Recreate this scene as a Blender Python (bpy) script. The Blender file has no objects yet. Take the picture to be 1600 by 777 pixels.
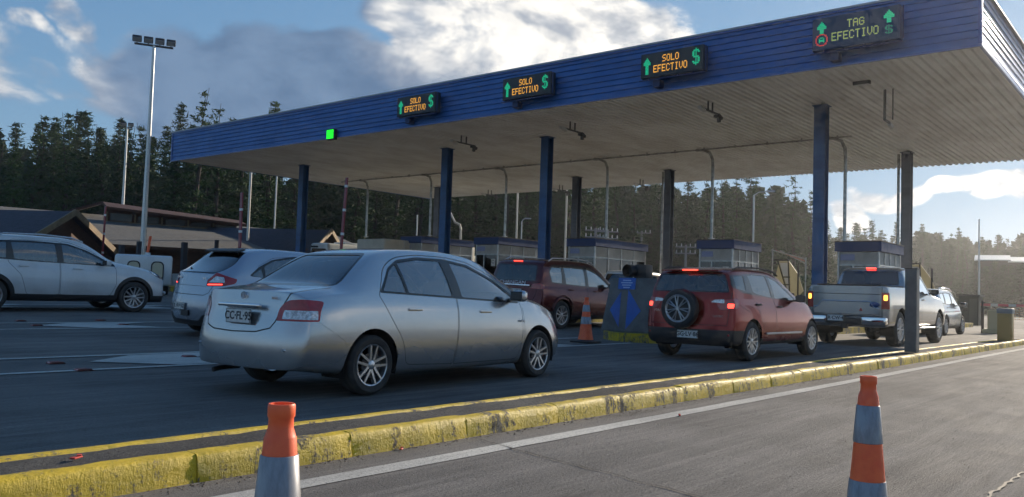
import bpy, bmesh, math, random
import numpy as np
from mathutils import Vector, Matrix
R = math.radians
rng = random.Random(7)
S = bpy.context.scene
COL = S.collection

# ------------------------------------------------------------------ camera
CAMH = 0.972
YAW, PITCH, ROLL, FPX = R(39.542), R(2.96), R(1.8815), 1313.5
cd = bpy.data.cameras.new("camera")
cam = bpy.data.objects.new("camera", cd); COL.objects.link(cam); S.camera = cam
f_ = Vector((math.cos(PITCH)*math.cos(YAW), math.cos(PITCH)*math.sin(YAW), math.sin(PITCH)))
r_ = Vector((math.sin(YAW), -math.cos(YAW), 0)); u_ = r_.cross(f_)
r2 = math.cos(ROLL)*r_ + math.sin(ROLL)*u_; u2 = -math.sin(ROLL)*r_ + math.cos(ROLL)*u_
m = Matrix.Identity(4)
for i in range(3):
    m[i][0] = r2[i]; m[i][1] = u2[i]; m[i][2] = -f_[i]
m[2][3] = CAMH
cam.matrix_world = m
cd.sensor_width = 36; cd.lens = 36*FPX/1600; cd.clip_end = 3000; cd.clip_start = 0.05

def pix_ray(px, py):
    return (px-800)/FPX*r2 - (py-388.5)/FPX*u2 + f_
def ground_pt(px, py, z=0.0):
    d = pix_ray(px, py); t = (z-CAMH)/d.z
    return Vector((0, 0, CAMH)) + t*d

# ------------------------------------------------------------------ sun and sky
SUN_EL, SUN_AZ = R(19.5), R(-2.0)          # azimuth measured from +X towards +Y
sd = Vector((math.cos(SUN_EL)*math.cos(SUN_AZ), math.cos(SUN_EL)*math.sin(SUN_AZ), math.sin(SUN_EL)))
sl = bpy.data.lights.new("sun", 'SUN'); sl.energy = 4.2; sl.angle = R(0.5); sl.color = (1.0, 0.86, 0.68)
so = bpy.data.objects.new("sun", sl); COL.objects.link(so)
so.rotation_euler = (-sd).to_track_quat('-Z', 'Y').to_euler(); so.location = (0, 0, 60)
S.view_settings.view_transform = 'Standard'; S.view_settings.look = 'None'
S.view_settings.exposure = 0.56; S.view_settings.gamma = 1.0; S.view_settings.use_curve_mapping = False
S.cycles.max_bounces = 6; S.cycles.transparent_max_bounces = 10; S.cycles.diffuse_bounces = 3; S.cycles.volume_bounces = 0
S.cycles.use_adaptive_sampling = True; S.cycles.adaptive_threshold = 0.03; S.cycles.adaptive_min_samples = 16
S.cycles.glossy_bounces = 3; S.cycles.caustics_reflective = False; S.cycles.caustics_refractive = False
S.cycles.use_denoising = True

class NT:
    """small helper for building node trees"""
    def __init__(s, nt): s.nt = nt; s.N = nt.nodes; s.L = nt.links
    def put(s, sock, v):
        if v is None: return
        if isinstance(v, bpy.types.NodeSocket): s.L.new(v, sock)
        elif isinstance(v, (tuple, list)) and sock.type == 'RGBA' and len(v) == 3: sock.default_value = (*v, 1)
        else: sock.default_value = v
    def math(s, op, a, b=None, c=None, clamp=False):
        n = s.N.new('ShaderNodeMath'); n.operation = op; n.use_clamp = clamp
        s.put(n.inputs[0], a); s.put(n.inputs[1], b)
        if c is not None: s.put(n.inputs[2], c)
        return n.outputs[0]
    def vmath(s, op, a, b=None, out=0):
        n = s.N.new('ShaderNodeVectorMath'); n.operation = op
        s.put(n.inputs[0], a); s.put(n.inputs[1], b); return n.outputs[out]
    def noise(s, vec, scale, detail=4, rough=0.55, dist=0.0, out=0):
        n = s.N.new('ShaderNodeTexNoise'); s.put(n.inputs['Vector'], vec)
        n.inputs['Scale'].default_value = scale; n.inputs['Detail'].default_value = detail
        n.inputs['Roughness'].default_value = rough; n.inputs['Distortion'].default_value = dist
        return n.outputs[out]
    def mapping(s, vec, scale=(1, 1, 1), loc=(0, 0, 0), rot=(0, 0, 0)):
        n = s.N.new('ShaderNodeMapping'); s.put(n.inputs[0], vec)
        n.inputs['Scale'].default_value = scale; n.inputs['Location'].default_value = loc
        n.inputs['Rotation'].default_value = rot
        return n.outputs[0]
    def mix(s, f, a, b, mode='MIX'):
        n = s.N.new('ShaderNodeMix'); n.data_type = 'RGBA'; n.blend_type = mode
        s.put(n.inputs[0], f); s.put(n.inputs[6], a); s.put(n.inputs[7], b); return n.outputs[2]
    def ramp(s, f, a, b, c=0.0, d=1.0, smooth=True):
        n = s.N.new('ShaderNodeMapRange'); n.interpolation_type = 'SMOOTHSTEP' if smooth else 'LINEAR'
        s.put(n.inputs[0], f); n.inputs[1].default_value = a; n.inputs[2].default_value = b
        n.inputs[3].default_value = c; n.inputs[4].default_value = d; return n.outputs[0]
    def coord(s, kind='Object'):
        return s.N.new('ShaderNodeTexCoord').outputs[kind]

W = bpy.data.worlds.new("World"); S.world = W; W.use_nodes = True
t = NT(W.node_tree); t.N.clear()
sky = t.N.new('ShaderNodeTexSky'); sky.sky_type = 'NISHITA'; sky.sun_disc = False
sky.sun_elevation = SUN_EL; sky.sun_rotation = math.pi/2 - SUN_AZ
sky.air_density = 1.0; sky.dust_density = 0.05; sky.ozone_density = 2.0
dirv = t.coord('Generated')
def pdir(px, py): return tuple(pix_ray(px, py).normalized())
def blob(px, py, rx, ry, amp, v):
    """soft elliptical patch of cloud cover around a sky direction"""
    d = Vector(pdir(px, py)) if abs(px) < 5000 else Vector((math.cos(R(px-10000))*math.cos(R(py)), math.sin(R(px-10000))*math.cos(R(py)), math.sin(R(py)))); e = d.cross(Vector((0, 0, 1))).normalized(); n_ = e.cross(d)
    dd = t.vmath('SUBTRACT', v, tuple(d))
    a = t.math('DIVIDE', t.vmath('DOT_PRODUCT', dd, tuple(e), 1), rx/FPX)
    b = t.math('DIVIDE', t.vmath('DOT_PRODUCT', dd, tuple(n_), 1), ry/FPX)
    front = t.math('GREATER_THAN', t.vmath('DOT_PRODUCT', v, tuple(d), 1), 0.0)
    q = t.math('ADD', t.math('MULTIPLY', a, a), t.math('MULTIPLY', b, b))
    return t.math('MULTIPLY', t.math('MULTIPLY', t.ramp(q, 0.0, 1.0, 1.0, 0.0), amp), front)
warp = t.vmath('MULTIPLY', t.vmath('SUBTRACT', t.noise(dirv, 5.0, 3, 0.6, out=1), (0.5, 0.5, 0.5)), (0.16, 0.16, 0.12))
wd = t.vmath('ADD', dirv, warp)
cov = None
blobs = [(500, 150, 340, 140, 1.9), (300, 120, 220, 70, 1.2), (850, 70, 260, 110, 1.6), (1010, 90, 110, 60, 1.1), (700, 10, 160, 60, 1.3),
         (42, 58, 48, 22, .7), (118, 44, 45, 30, .75), (62, 128, 85, 24, .6), (190, 150, 80, 30, .7),
         (1385, 292, 90, 26, .75), (1560, 276, 80, 24, .8), (1475, 283, 50, 14, .6), (1305, 325, 40, 36, .8),
         (-300, 60, 300, 120, .9), (-900, 150, 500, 120, .9), (700, -420, 500, 150, .8),
         (9950, 14, 420, 110, 1.0), (9925, 22, 380, 120, .9), (9880, 16, 500, 140, .9), (10200, 20, 600, 200, .9)]
for b in blobs:
    x = blob(*b, wd); cov = x if cov is None else t.math('MAXIMUM', cov, x)
n1 = t.noise(t.mapping(dirv, (1, 1, 1.8)), 7.0, 6, 0.6, 0.3)
n2 = t.noise(t.mapping(dirv, (1, 1, 1.8)), 22.0, 4, 0.6, 0.0)
dens = t.math('ADD', cov, t.math('ADD', t.math('MULTIPLY', t.math('SUBTRACT', n1, 0.5), 2.6), t.math('MULTIPLY', t.math('SUBTRACT', n2, 0.5), 0.5)))
mask = t.math('MULTIPLY', t.ramp(dens, 0.22, 0.78), t.ramp(cov, 0.02, 0.25))
# lit side: density sampled a little towards the sun
off = t.vmath('ADD', dirv, tuple(0.035*(sd-0.3*Vector(pdir(700, 100)))))
n1b = t.noise(t.mapping(off, (1, 1, 1.8)), 7.0, 4, 0.6, 0.3)
edge = t.ramp(t.math('SUBTRACT', n1, n1b), -0.10, 0.16)
bright = None
for b in [(880, 50, 330, 150, 1.15), (1040, 80, 150, 90, 1.2), (640, 20, 60, 50, .9), (50, 60, 110, 60, .75), (150, 30, 60, 40, .7), (60, 130, 150, 70, .55), (1400, 300, 500, 160, 1.4), (1900, 0, 700, 500, 1.3), (9950, 14, 700, 350, 1.2), (9890, 20, 800, 400, .9)]:
    x = blob(*b, wd); bright = x if bright is None else t.math('MAXIMUM', bright, x)
lit = t.math('MULTIPLY', bright, t.math('ADD', 0.30, t.math('MULTIPLY', edge, 0.80)), clamp=True)
lit = t.math('MULTIPLY', lit, t.ramp(n2, .25, .75, .72, 1.0))
dk_ = t.mix(t.ramp(t.math('ADD', t.math('MULTIPLY', n1, .7), t.math('MULTIPLY', n2, .3)), .36, .62), (.52, .90, 1.55), (.88, 1.36, 2.1))
ccol = t.mix(lit, dk_, (6.0, 5.7, 5.2))
sk = t.mix(1.0, sky.outputs[0], (.58, .90, 1.28), 'MULTIPLY')
sk = t.vmath('DIVIDE', sk, t.vmath('ADD', t.vmath('MULTIPLY', sk, (.30, .27, .22)), (1, 1, 1)))
skyc = t.mix(mask, sk, ccol)
bg = t.N.new('ShaderNodeBackground'); t.L.new(skyc, bg.inputs[0]); bg.inputs[1].default_value = 0.145
wo = t.N.new('ShaderNodeOutputWorld'); t.L.new(bg.outputs[0], wo.inputs[0])

# ------------------------------------------------------------------ materials
MATS = {}
def mat(name, col, rough=0.6, metal=0.0, coat=0.0, bump=0.0, bscale=60, var=0.0, vscale=3.0, vcol=None, emit=None, estr=0.0, spec=0.5, coord='Object', vstretch=(1, 1, 1), backdark=False, grime=0.0):
    if name in MATS: return MATS[name]
    M = bpy.data.materials.new(name); M.use_nodes = True; MATS[name] = M
    n = NT(M.node_tree); b = n.N['Principled BSDF']
    b.inputs['Roughness'].default_value = rough; b.inputs['Metallic'].default_value = metal
    b.inputs['Coat Weight'].default_value = coat; b.inputs['Coat Roughness'].default_value = 0.06
    b.inputs['Specular IOR Level'].default_value = spec
    c = n.coord(coord)
    colr = (*col, 1)
    if var > 0:
        vc = vcol or tuple(x*(1-var) for x in col)
        f = n.ramp(n.noise(n.mapping(c, vstretch), vscale, 6, 0.65), 0.35, 0.68)
        colr = n.mix(f, col, vc)
    if grime > 0:
        g = n.ramp(n.noise(c, 1.3, 5, 0.6), 0.42, 0.75, 0, grime)
        colr = n.mix(g, colr, (0.16, 0.14, 0.12))
        if backdark:      # car paint: road film, thicker low down on the doors and bumpers
            sx_ = n.N.new('ShaderNodeSeparateXYZ'); n.L.new(c, sx_.inputs[0])
            low = n.math('MULTIPLY', n.ramp(sx_.outputs[2], .15, .75, 1.0, 0.0), n.ramp(n.noise(c, 2.0, 3, .5), .3, .7, .25, .6))
            colr = n.mix(n.math('MULTIPLY', low, grime*4, clamp=True), colr, (.13, .115, .10))
            n.put(b.inputs['Coat Roughness'], n.ramp(low, 0, .5, .05, .35))
        else: n.put(b.inputs['Roughness'], n.ramp(n.noise(c, 2.3, 5, 0.6), 0.3, 0.8, rough, min(1, rough+0.25)))
    if backdark:
        geo = n.N.new('ShaderNodeNewGeometry')
        colr = n.mix(geo.outputs['Backfacing'], colr, (0.02, 0.02, 0.022))
    n.put(b.inputs['Base Color'], colr)
    if emit:
        b.inputs['Emission Color'].default_value = (*emit, 1); b.inputs['Emission Strength'].default_value = estr
    if bump > 0:
        bp = n.N.new('ShaderNodeBump'); bp.inputs['Strength'].default_value = bump; bp.inputs['Distance'].default_value = 0.01
        n.L.new(n.noise(c, bscale, 5, 0.6), bp.inputs['Height']); n.L.new(bp.outputs[0], b.inputs['Normal'])
    return M

def paint(name, col, metal=0.75, rough=0.34, dirt=0.12, coat=1.0):
    return mat(name, col, rough, metal, coat=coat, grime=dirt, backdark=True)
def glass(name, tint, spec=1.0):
    if name in MATS: return MATS[name]
    M = bpy.data.materials.new(name); M.use_nodes = True; MATS[name] = M
    n = NT(M.node_tree); n.N.remove(n.N['Principled BSDF'])
    tr = n.N.new('ShaderNodeBsdfTransparent'); tr.inputs[0].default_value = (*tint, 1)
    gl = n.N.new('ShaderNodeBsdfGlossy'); gl.inputs['Roughness'].default_value = 0.02; gl.inputs[0].default_value = (.95, .97, 1, 1)
    fr = n.N.new('ShaderNodeFresnel'); fr.inputs[0].default_value = 1.55
    k = n.math('ADD', n.math('MULTIPLY', fr.outputs[0], spec), 0.03, clamp=True)
    mx = n.N.new('ShaderNodeMixShader'); n.L.new(k, mx.inputs[0]); n.L.new(tr.outputs[0], mx.inputs[1]); n.L.new(gl.outputs[0], mx.inputs[2])
    n.L.new(mx.outputs[0], n.N['Material Output'].inputs[0])
    return M

BLACK = mat('black_plastic', (.018, .018, .02), .5, bump=.1)
RUBBER = mat('tyre_rubber', (.022, .022, .023), .8, var=.4, vscale=9, vcol=(.05, .047, .043), bump=.25, bscale=90)
ALLOY = mat('alloy', (.58, .59, .61), .3, .85, var=.25, vscale=12)
DARKMETAL = mat('dark_metal', (.05, .05, .055), .5, .6)
CHROME = mat('chrome', (.8, .8, .82), .08, 1.0)
SEAM = mat('seam_black', (.008, .008, .009), .7)
REDLENS = mat('red_lens', (.42, .012, .015), .15, coat=1, var=.3, vscale=30)
REDLIT = mat('red_lamp_lit', (.6, .02, .02), .2, emit=(1, .05, .03), estr=3.0)
CLEARLENS = mat('clear_lens', (.72, .74, .76), .12, .5, coat=1, var=.45, vscale=40, vcol=(.3, .3, .32))
HEADLENS = mat('head_lens', (.55, .58, .6), .1, .6, coat=1, var=.6, vscale=22, vcol=(.12, .12, .13))
PLATEW = mat('plate_white', (.72, .72, .70), .5, var=.15, vscale=20)
PLATEB = mat('plate_black', (.02, .02, .025), .5)
SEATM = mat('seat_cloth', (.05, .05, .055), .9)
TINT = glass('car_glass', (.30, .34, .33), 3.4)
TINTC = glass('car_glass_clear', (.62, .68, .66), 1.6)
TINTD = glass('car_glass_dark', (.08, .09, .10), 1.6)
TINTR = glass('car_glass_rear', (.20, .24, .25), 1.5)
WINDOWG = glass('booth_glass', (.30, .36, .36), 1.0)

SILVER = paint('silver_paint', (.50, .515, .53), .82, .25, .05)
SILVER_W = paint('warm_silver_paint', (.40, .40, .40), .8, .27, .15)
BLUESILVER = paint('pale_blue_paint', (.38, .43, .50), .6, .25, .08)
WHITE = paint('white_paint', (.62, .65, .66), .05, .35, .22)
MAROON = paint('maroon_paint', (.09, .004, .009), .6, .25, .04, .6)
RED = paint('red_paint', (.27, .010, .006), .6, .25, .03, .5)
DARKRED = paint('dark_red_paint', (.30, .02, .02), .2, .3, .10)

# ------------------------------------------------------------------ mesh helpers
def gz(y):
    return 0.0 if y < 7.8 else min(0.025*(y-7.8), 0.62)
def link(o, parent=None):
    COL.objects.link(o)
    if parent is not None: o.parent = parent
    return o
def obj(name, bm, mats, parent=None, smooth=None):
    me = bpy.data.meshes.new(name); bm.to_mesh(me); bm.free()
    for mm in (mats if isinstance(mats, (list, tuple)) else [mats]): me.materials.append(mm)
    if smooth is not None:
        me.polygons.foreach_set('use_smooth', [True]*len(me.polygons))
        try: me.set_sharp_from_angle(angle=R(smooth))
        except Exception: pass
    return link(bpy.data.objects.new(name, me), parent)
def tag(o, label=None, cat=None, group=None, kind=None):
    if label: o['label'] = label
    if cat: o['category'] = cat
    if group: o['group'] = group
    if kind: o['kind'] = kind
    return o
def empty(name, loc, label, cat, group=None, rot=(0, 0, 0)):
    o = bpy.data.objects.new(name, None); COL.objects.link(o); o.location = loc; o.rotation_euler = rot
    o.empty_display_size = 0.2
    return tag(o, label, cat, group)
def struct(name, bm, m_, smooth=None):
    return tag(obj(name, bm, m_, None, smooth), kind='structure')
def copy_tree(o, parent=None):
    c = o.copy(); COL.objects.link(c); c.parent = parent
    for ch in list(o.children):
        k = copy_tree(ch, c); k.matrix_parent_inverse = ch.matrix_parent_inverse.copy()
    return c
def B(): return bmesh.new()
def box(bm, c, s, rot=None, bev=0.0, seg=1, mi=0):
    r = bmesh.ops.create_cube(bm, size=1.0)
    vs = r['verts']; bmesh.ops.scale(bm, vec=s, verts=vs)
    if bev > 0:
        es = list({e for v in vs for e in v.link_edges})
        rr = bmesh.ops.bevel(bm, geom=es, offset=bev, segments=seg, profile=.6, affect='EDGES')
        vs = list({v for f in rr['faces'] for v in f.verts} | {v for v in vs if v.is_valid})
    if rot is not None: bmesh.ops.rotate(bm, cent=(0, 0, 0), matrix=rot, verts=vs)
    bmesh.ops.translate(bm, vec=c, verts=vs)
    if mi:
        for f in {f for v in vs for f in v.link_faces}: f.material_index = mi
    return vs
def rx(a): return Matrix.Rotation(a, 3, 'X')
def ry(a): return Matrix.Rotation(a, 3, 'Y')
def rzm(a): return Matrix.Rotation(a, 3, 'Z')
def cyl(bm, p0, p1, r0, r1=None, n=12, caps=True):
    if r1 is None: r1 = r0
    p0, p1 = Vector(p0), Vector(p1); d = (p1-p0).normalized()
    a = d.orthogonal().normalized(); b = d.cross(a)
    A = [bm.verts.new(p0+r0*(math.cos(2*math.pi*i/n)*a+math.sin(2*math.pi*i/n)*b)) for i in range(n)]
    C = [bm.verts.new(p1+r1*(math.cos(2*math.pi*i/n)*a+math.sin(2*math.pi*i/n)*b)) for i in range(n)]
    for i in range(n): bm.faces.new((A[i], A[(i+1) % n], C[(i+1) % n], C[i]))
    if caps: bm.faces.new(A[::-1]); bm.faces.new(C)
def tube(bm, pts, r, n=8, caps=True):
    pts = [Vector(p) for p in pts]; rings = []
    a = None
    for i, p in enumerate(pts):
        d = (pts[min(i+1, len(pts)-1)]-pts[max(i-1, 0)]).normalized()
        if a is None: a = d.orthogonal().normalized()
        a = (a-d*a.dot(d)).normalized(); b = d.cross(a)
        rr = r[i] if isinstance(r, (list, tuple)) else r
        rings.append([bm.verts.new(p+rr*(math.cos(2*math.pi*k/n)*a+math.sin(2*math.pi*k/n)*b)) for k in range(n)])
    for i in range(len(rings)-1):
        for k in range(n):
            bm.faces.new((rings[i][k], rings[i][(k+1) % n], rings[i+1][(k+1) % n], rings[i+1][k]))
    if caps: bm.faces.new(rings[0][::-1]); bm.faces.new(rings[-1])
def lathe(bm, prof, M=None, n=32, closed=False):
    """prof: (radius, height) about local Z; M places it"""
    M = M or Matrix.Identity(4); rings = []
    for r, h in prof:
        rings.append([bm.verts.new(M @ Vector((r*math.cos(2*math.pi*k/n), r*math.sin(2*math.pi*k/n), h))) for k in range(n)])
    idx = list(range(len(rings)-1)) + ([len(rings)-1] if closed else [])
    for i in idx:
        A, C = rings[i], rings[(i+1) % len(rings)]
        for k in range(n): bm.faces.new((A[k], A[(k+1) % n], C[(k+1) % n], C[k]))
    return rings
def prism(bm, poly, axis, lo, hi, mi=0):
    """extrude a 2D polygon along an axis: x->(y,z) y->(x,z) z->(x,y)"""
    def P(u, v, w): return {'x': (w, u, v), 'y': (u, w, v), 'z': (u, v, w)}[axis]
    a = [bm.verts.new(P(u, v, lo)) for u, v in poly]; b = [bm.verts.new(P(u, v, hi)) for u, v in poly]
    fs = [bm.faces.new(a), bm.faces.new(b[::-1])]
    for i in range(len(poly)):
        j = (i+1) % len(poly); fs.append(bm.faces.new((a[i], b[i], b[j], a[j])))
    for f in fs: f.material_index = mi
    bmesh.ops.recalc_face_normals(bm, faces=fs)
def sheet(bm, pts, mi=0):
    f = bm.faces.new([bm.verts.new(p) for p in pts]); f.material_index = mi
    if f.normal.z < 0: f.normal_flip()
    f.normal_update()
    if f.normal.z < 0: f.normal_flip()
    return f
def text_mesh(s, size, M, ext=0.003, bold=0.0):
    cu = bpy.data.curves.new('lettering', 'FONT'); cu.body = s; cu.size = size; cu.extrude = ext
    cu.align_x = 'CENTER'; cu.align_y = 'CENTER'; cu.offset = bold; cu.resolution_u = 3
    o = bpy.data.objects.new('lettering', cu); COL.objects.link(o)
    dg = bpy.context.evaluated_depsgraph_get(); me = bpy.data.meshes.new_from_object(o.evaluated_get(dg))
    COL.objects.unlink(o); bpy.data.objects.remove(o); me.transform(M); return me
def text_obj(name, s, size, M, m_, parent, ext=.003, bold=0.0):
    me = text_mesh(s, size, M, ext, bold); me.materials.clear(); me.materials.append(m_)
    return link(bpy.data.objects.new(name, me), parent)
def rear_M(x, y, z, lean=0.0):
    """frame for lettering read from behind a car: right = -Y, up = Z, out = -X"""
    return Matrix.Translation((x, y, z)) @ Matrix.Rotation(lean, 4, 'Y') @ Matrix(((0, 0, -1, 0), (-1, 0, 0, 0), (0, 1, 0, 0), (0, 0, 0, 1)))

# ------------------------------------------------------------------ car kit
def pchip(xs, ys, x):
    xs = np.array(xs, float); ys = np.array(ys, float); h = np.diff(xs); dl = np.diff(ys)/h
    d = np.zeros_like(ys)
    for i in range(1, len(xs)-1):
        if dl[i-1]*dl[i] > 0:
            w1 = 2*h[i]+h[i-1]; w2 = h[i]+2*h[i-1]; d[i] = (w1+w2)/(w1/dl[i-1]+w2/dl[i])
    d[0], d[-1] = dl[0], dl[-1]
    i = int(np.clip(np.searchsorted(xs, x)-1, 0, len(xs)-2)); s_ = (x-xs[i])/h[i]
    return float(ys[i]*(1+2*s_)*(1-s_)**2+h[i]*d[i]*s_*(1-s_)**2+ys[i+1]*s_*s_*(3-2*s_)+h[i]*d[i+1]*s_*s_*(s_-1))
def lin(tab, v): return float(np.interp(v, [a for a, _ in tab], [b for _, b in tab]))
def car_shell(sp):
    K = sp['keys']; xs = [k[0] for k in K]; L = xs[-1]
    g = lambda j, x: pchip(xs, [k[j] for k in K], x)       # 1 w 2 ws 3 zs 4 wc 5 zc 6 zt
    st = sorted(set([0.0, .05, .12] + [round(a, 3) for a in np.arange(.22, L-.2, sp.get('step', .10))] + [L-.12, L-.05, L]) | set(sp.get('extra', [])))
    zb = sp['zb']; bm = B()
    def section(x):
        w, ws, zs, wc, zc, zt = [g(j, x) for j in range(1, 7)]
        b = zb + lin(sp.get('zbt', [(0, 0)]), x)
        zm = b+.42*(zs-b); zm2 = b+.80*(zs-b)
        tuck = sp.get('tuck', .05)
        P = [(w-.16, b), (w-tuck, b+.015), (w-tuck*.45, b+.10), (w, zm), (w*.5+ws*.5+.012, zm2), (ws+.006, zs-.035), (ws-.012, zs+.012)]
        for q in (.28, .62): P.append((ws+(wc-ws)*q+sp.get('bulge', .018)*4*q*(1-q)*min(1, (zc-zs)/.2), zs+(zc-zs)*q))
        P += [(wc, zc), (wc-.06*sp.get('cr', 1), zc+(zt-zc)*.45+.003), (wc*.72, zc+(zt-zc)*.78), (wc*.4, zc+(zt-zc)*.94), (0, zt)]
        return P
    Wm = max(k[1] for k in K)
    fr, ff = sp.get('rear', dict(prof=[(0, 0)], plan=.2, n=3.5, L=.8)), sp.get('front', dict(prof=[(0, 0)], plan=.25, n=3, L=.9))
    def warp(x, y, z):
        a = abs(y)/Wm
        k = max(0, 1-x/fr['L'])**2; k2 = max(0, 1-(L-x)/ff['L'])**2
        return x + k*(lin(fr['prof'], z)+fr['plan']*a**fr['n']) - k2*(lin(ff['prof'], z)+ff['plan']*a**ff['n'])
    rings = []
    for x in st:
        P = section(x); rings.append(P)
    nP = len(rings[0])
    def full(P): return [(y, z) for y, z in P] + [(-y, z) for y, z in P[-2::-1]]
    V = []
    for x, P in zip(st, rings):
        V.append([bm.verts.new((warp(x, y, z), y, z)) for y, z in full(P)])
    n = len(V[0])
    for i in range(len(V)-1):
        for k in range(n-1):
            bm.faces.new((V[i][k], V[i][k+1], V[i+1][k+1], V[i+1][k]))
    # end caps: rows running to the centre line
    for end, ring, P, x in ((0, V[0], rings[0], st[0]), (1, V[-1], rings[-1], st[-1])):
        fr_ = (.75, .5, .25)
        colsL = [ring[:nP]]; colsR = [ring[::-1][:nP]]
        for s_ in fr_:
            colsL.append([bm.verts.new((warp(x, y*s_, z), y*s_, z)) for y, z in P[:-1]] + [ring[nP-1]])
            colsR.append([bm.verts.new((warp(x, -y*s_, z), -y*s_, z)) for y, z in P[:-1]] + [ring[nP-1]])
        mid = [bm.verts.new((warp(x, 0, z), 0, z)) for y, z in P[:-1]] + [ring[nP-1]]
        for cols in (colsL+[mid], colsR+[mid]):
            for a, b_ in zip(cols[:-1], cols[1:]):
                for k in range(nP-1):
                    vs = [a[k], a[k+1], b_[k+1], b_[k]]
                    if a[k+1] is b_[k+1]: vs = [a[k], a[k+1], b_[k]]
                    bm.faces.new(vs)
    bmesh.ops.recalc_face_normals(bm, faces=bm.faces[:])
    me = bpy.data.meshes.new('t'); bm.to_mesh(me); bm.free()
    o = bpy.data.objects.new('t', me); COL.objects.link(o)
    md = o.modifiers.new('s', 'SUBSURF'); md.levels = sp.get('sub', 1); md.render_levels = md.levels
    dg = bpy.context.evaluated_depsgraph_get(); me2 = bpy.data.meshes.new_from_object(o.evaluated_get(dg))
    COL.objects.unlink(o); bpy.data.objects.remove(o)
    bm = B(); bm.from_mesh(me2); bpy.data.meshes.remove(me2)
    # make sure normals face outward
    f = max(bm.faces, key=lambda q: q.calc_center_median().z)
    if f.normal.z < 0: bmesh.ops.reverse_faces(bm, faces=bm.faces[:])
    from mathutils.bvhtree import BVHTree
    bm.normal_update(); bm.faces.ensure_lookup_table()
    tree = BVHTree.FromBMesh(bm)
    fv = [[v.co.copy() for v in f_.verts] for f_ in bm.faces]; fn = [[v.normal.copy() for v in f_.verts] for f_ in bm.faces]
    from mathutils.interpolate import poly_3d_calc
    def smooth_n(p):
        loc, nn_, idx, d_ = tree.find_nearest(p)
        if idx is None: return Vector((0, 0, 1))
        w_ = poly_3d_calc(fv[idx], loc); r_n = Vector((0, 0, 0))
        for a_, b__ in zip(w_, fn[idx]): r_n += b__*a_
        return r_n.normalized() if r_n.length > 1e-6 else nn_
    sp['_sn'] = smooth_n
    return bm, g, warp

def inpoly(u, v, poly):
    c = False; n = len(poly); j = n-1
    for i in range(n):
        a, b = poly[i], poly[j]
        if (a[1] > v) != (b[1] > v) and u < (b[0]-a[0])*(v-a[1])/(b[1]-a[1])+a[0]: c = not c
        j = i
    return c
def inset(poly, d):
    n = len(poly); area = sum(poly[i][0]*poly[(i+1) % n][1]-poly[(i+1) % n][0]*poly[i][1] for i in range(n))
    s = 1 if area > 0 else -1; out = []
    for i in range(n):
        p0, p1, p2 = Vector(poly[i-1]), Vector(poly[i]), Vector(poly[(i+1) % n])
        a = (p1-p0).normalized(); b = (p2-p1).normalized()
        n1 = Vector((-a.y, a.x))*s; n2 = Vector((-b.y, b.x))*s
        m_ = (n1+n2); k = m_.length_squared
        m_ = m_*(2/k) if k > .3 else n1
        out.append(tuple(p1+m_*d))
    return out
def rnd(poly, r=.03, n=3):
    out = []
    N = len(poly)
    for i in range(N):
        p0, p1, p2 = Vector(poly[i-1]), Vector(poly[i]), Vector(poly[(i+1) % N])
        q = r[i] if isinstance(r, (list, tuple)) else r
        q = min(q, (p0-p1).length*.45, (p2-p1).length*.45)
        if q < .004: out.append(tuple(p1)); continue
        a = p1+(p0-p1).normalized()*q; b = p1+(p2-p1).normalized()*q
        for k in range(n+1):
            s_ = k/n; out.append(tuple(a*(1-s_)**2+p1*2*s_*(1-s_)+b*s_*s_))
    return out
CCACHE = {}
def carve(bm, poly, U, V_, filt, tagid, lay, only=None):
    """cut the outline of poly (in the u,v plane spanned by U,V) into the faces passing filt; tag the inside"""
    U, V_ = Vector(U), Vector(V_)
    us = [p[0] for p in poly]; vs = [p[1] for p in poly]
    e = .03; u0, u1, v0, v1 = min(us)-e, max(us)+e, min(vs)-e, max(vs)+e
    def bb(f):
        a = [U.dot(v.co) for v in f.verts]; b = [V_.dot(v.co) for v in f.verts]
        return min(a), max(a), min(b), max(b)
    cand = {}
    for f in bm.faces:
        if only is not None and f[lay] not in only: continue
        cc = CCACHE.get(f)
        if cc is None: cc = CCACHE[f] = f.calc_center_median()
        uc, vc = U.dot(cc), V_.dot(cc)
        if uc < u0-.2 or uc > u1+.2 or vc < v0-.2 or vc > v1+.2: continue
        if not filt(cc, f.normal): continue
        q = bb(f)
        if q[0] <= u1 and q[1] >= u0 and q[2] <= v1 and q[3] >= v0: cand[f] = q
    n = len(poly)
    for i in range(n):
        a, b = poly[i], poly[(i+1) % n]
        du, dv = b[0]-a[0], b[1]-a[1]; ln = math.hypot(du, dv)
        if ln < 1e-5: continue
        n2 = (-dv/ln, du/ln)
        x0, x1, y0, y1 = min(a[0], b[0])-1e-4, max(a[0], b[0])+1e-4, min(a[1], b[1])-1e-4, max(a[1], b[1])+1e-4
        fs = [f for f, q in cand.items() if q[0] <= x1 and q[1] >= x0 and q[2] <= y1 and q[3] >= y0]
        if not fs: continue
        no = n2[0]*U+n2[1]*V_; off = n2[0]*a[0]+n2[1]*a[1]
        co = no*(off/no.length_squared)
        es = {e_ for f in fs for e_ in f.edges}; vv = {v for f in fs for v in f.verts}
        tg = None
        r = bmesh.ops.bisect_plane(bm, geom=fs+list(es)+list(vv), dist=1e-6, plane_co=co, plane_no=no.normalized())
        for f in fs: cand.pop(f, None); CCACHE.pop(f, None)
        for g_ in r['geom']:
            if isinstance(g_, bmesh.types.BMFace) and g_.is_valid: cand[g_] = bb(g_); CCACHE.pop(g_, None)
    for f in cand:
        if not f.is_valid: continue
        c = f.calc_center_median()
        if inpoly(U.dot(c), V_.dot(c), poly): f[lay] = tagid
def side_f(s, ymin=.3, nmin=.3): return lambda c, n: c.y*s > ymin and n.y*s > nmin

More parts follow.
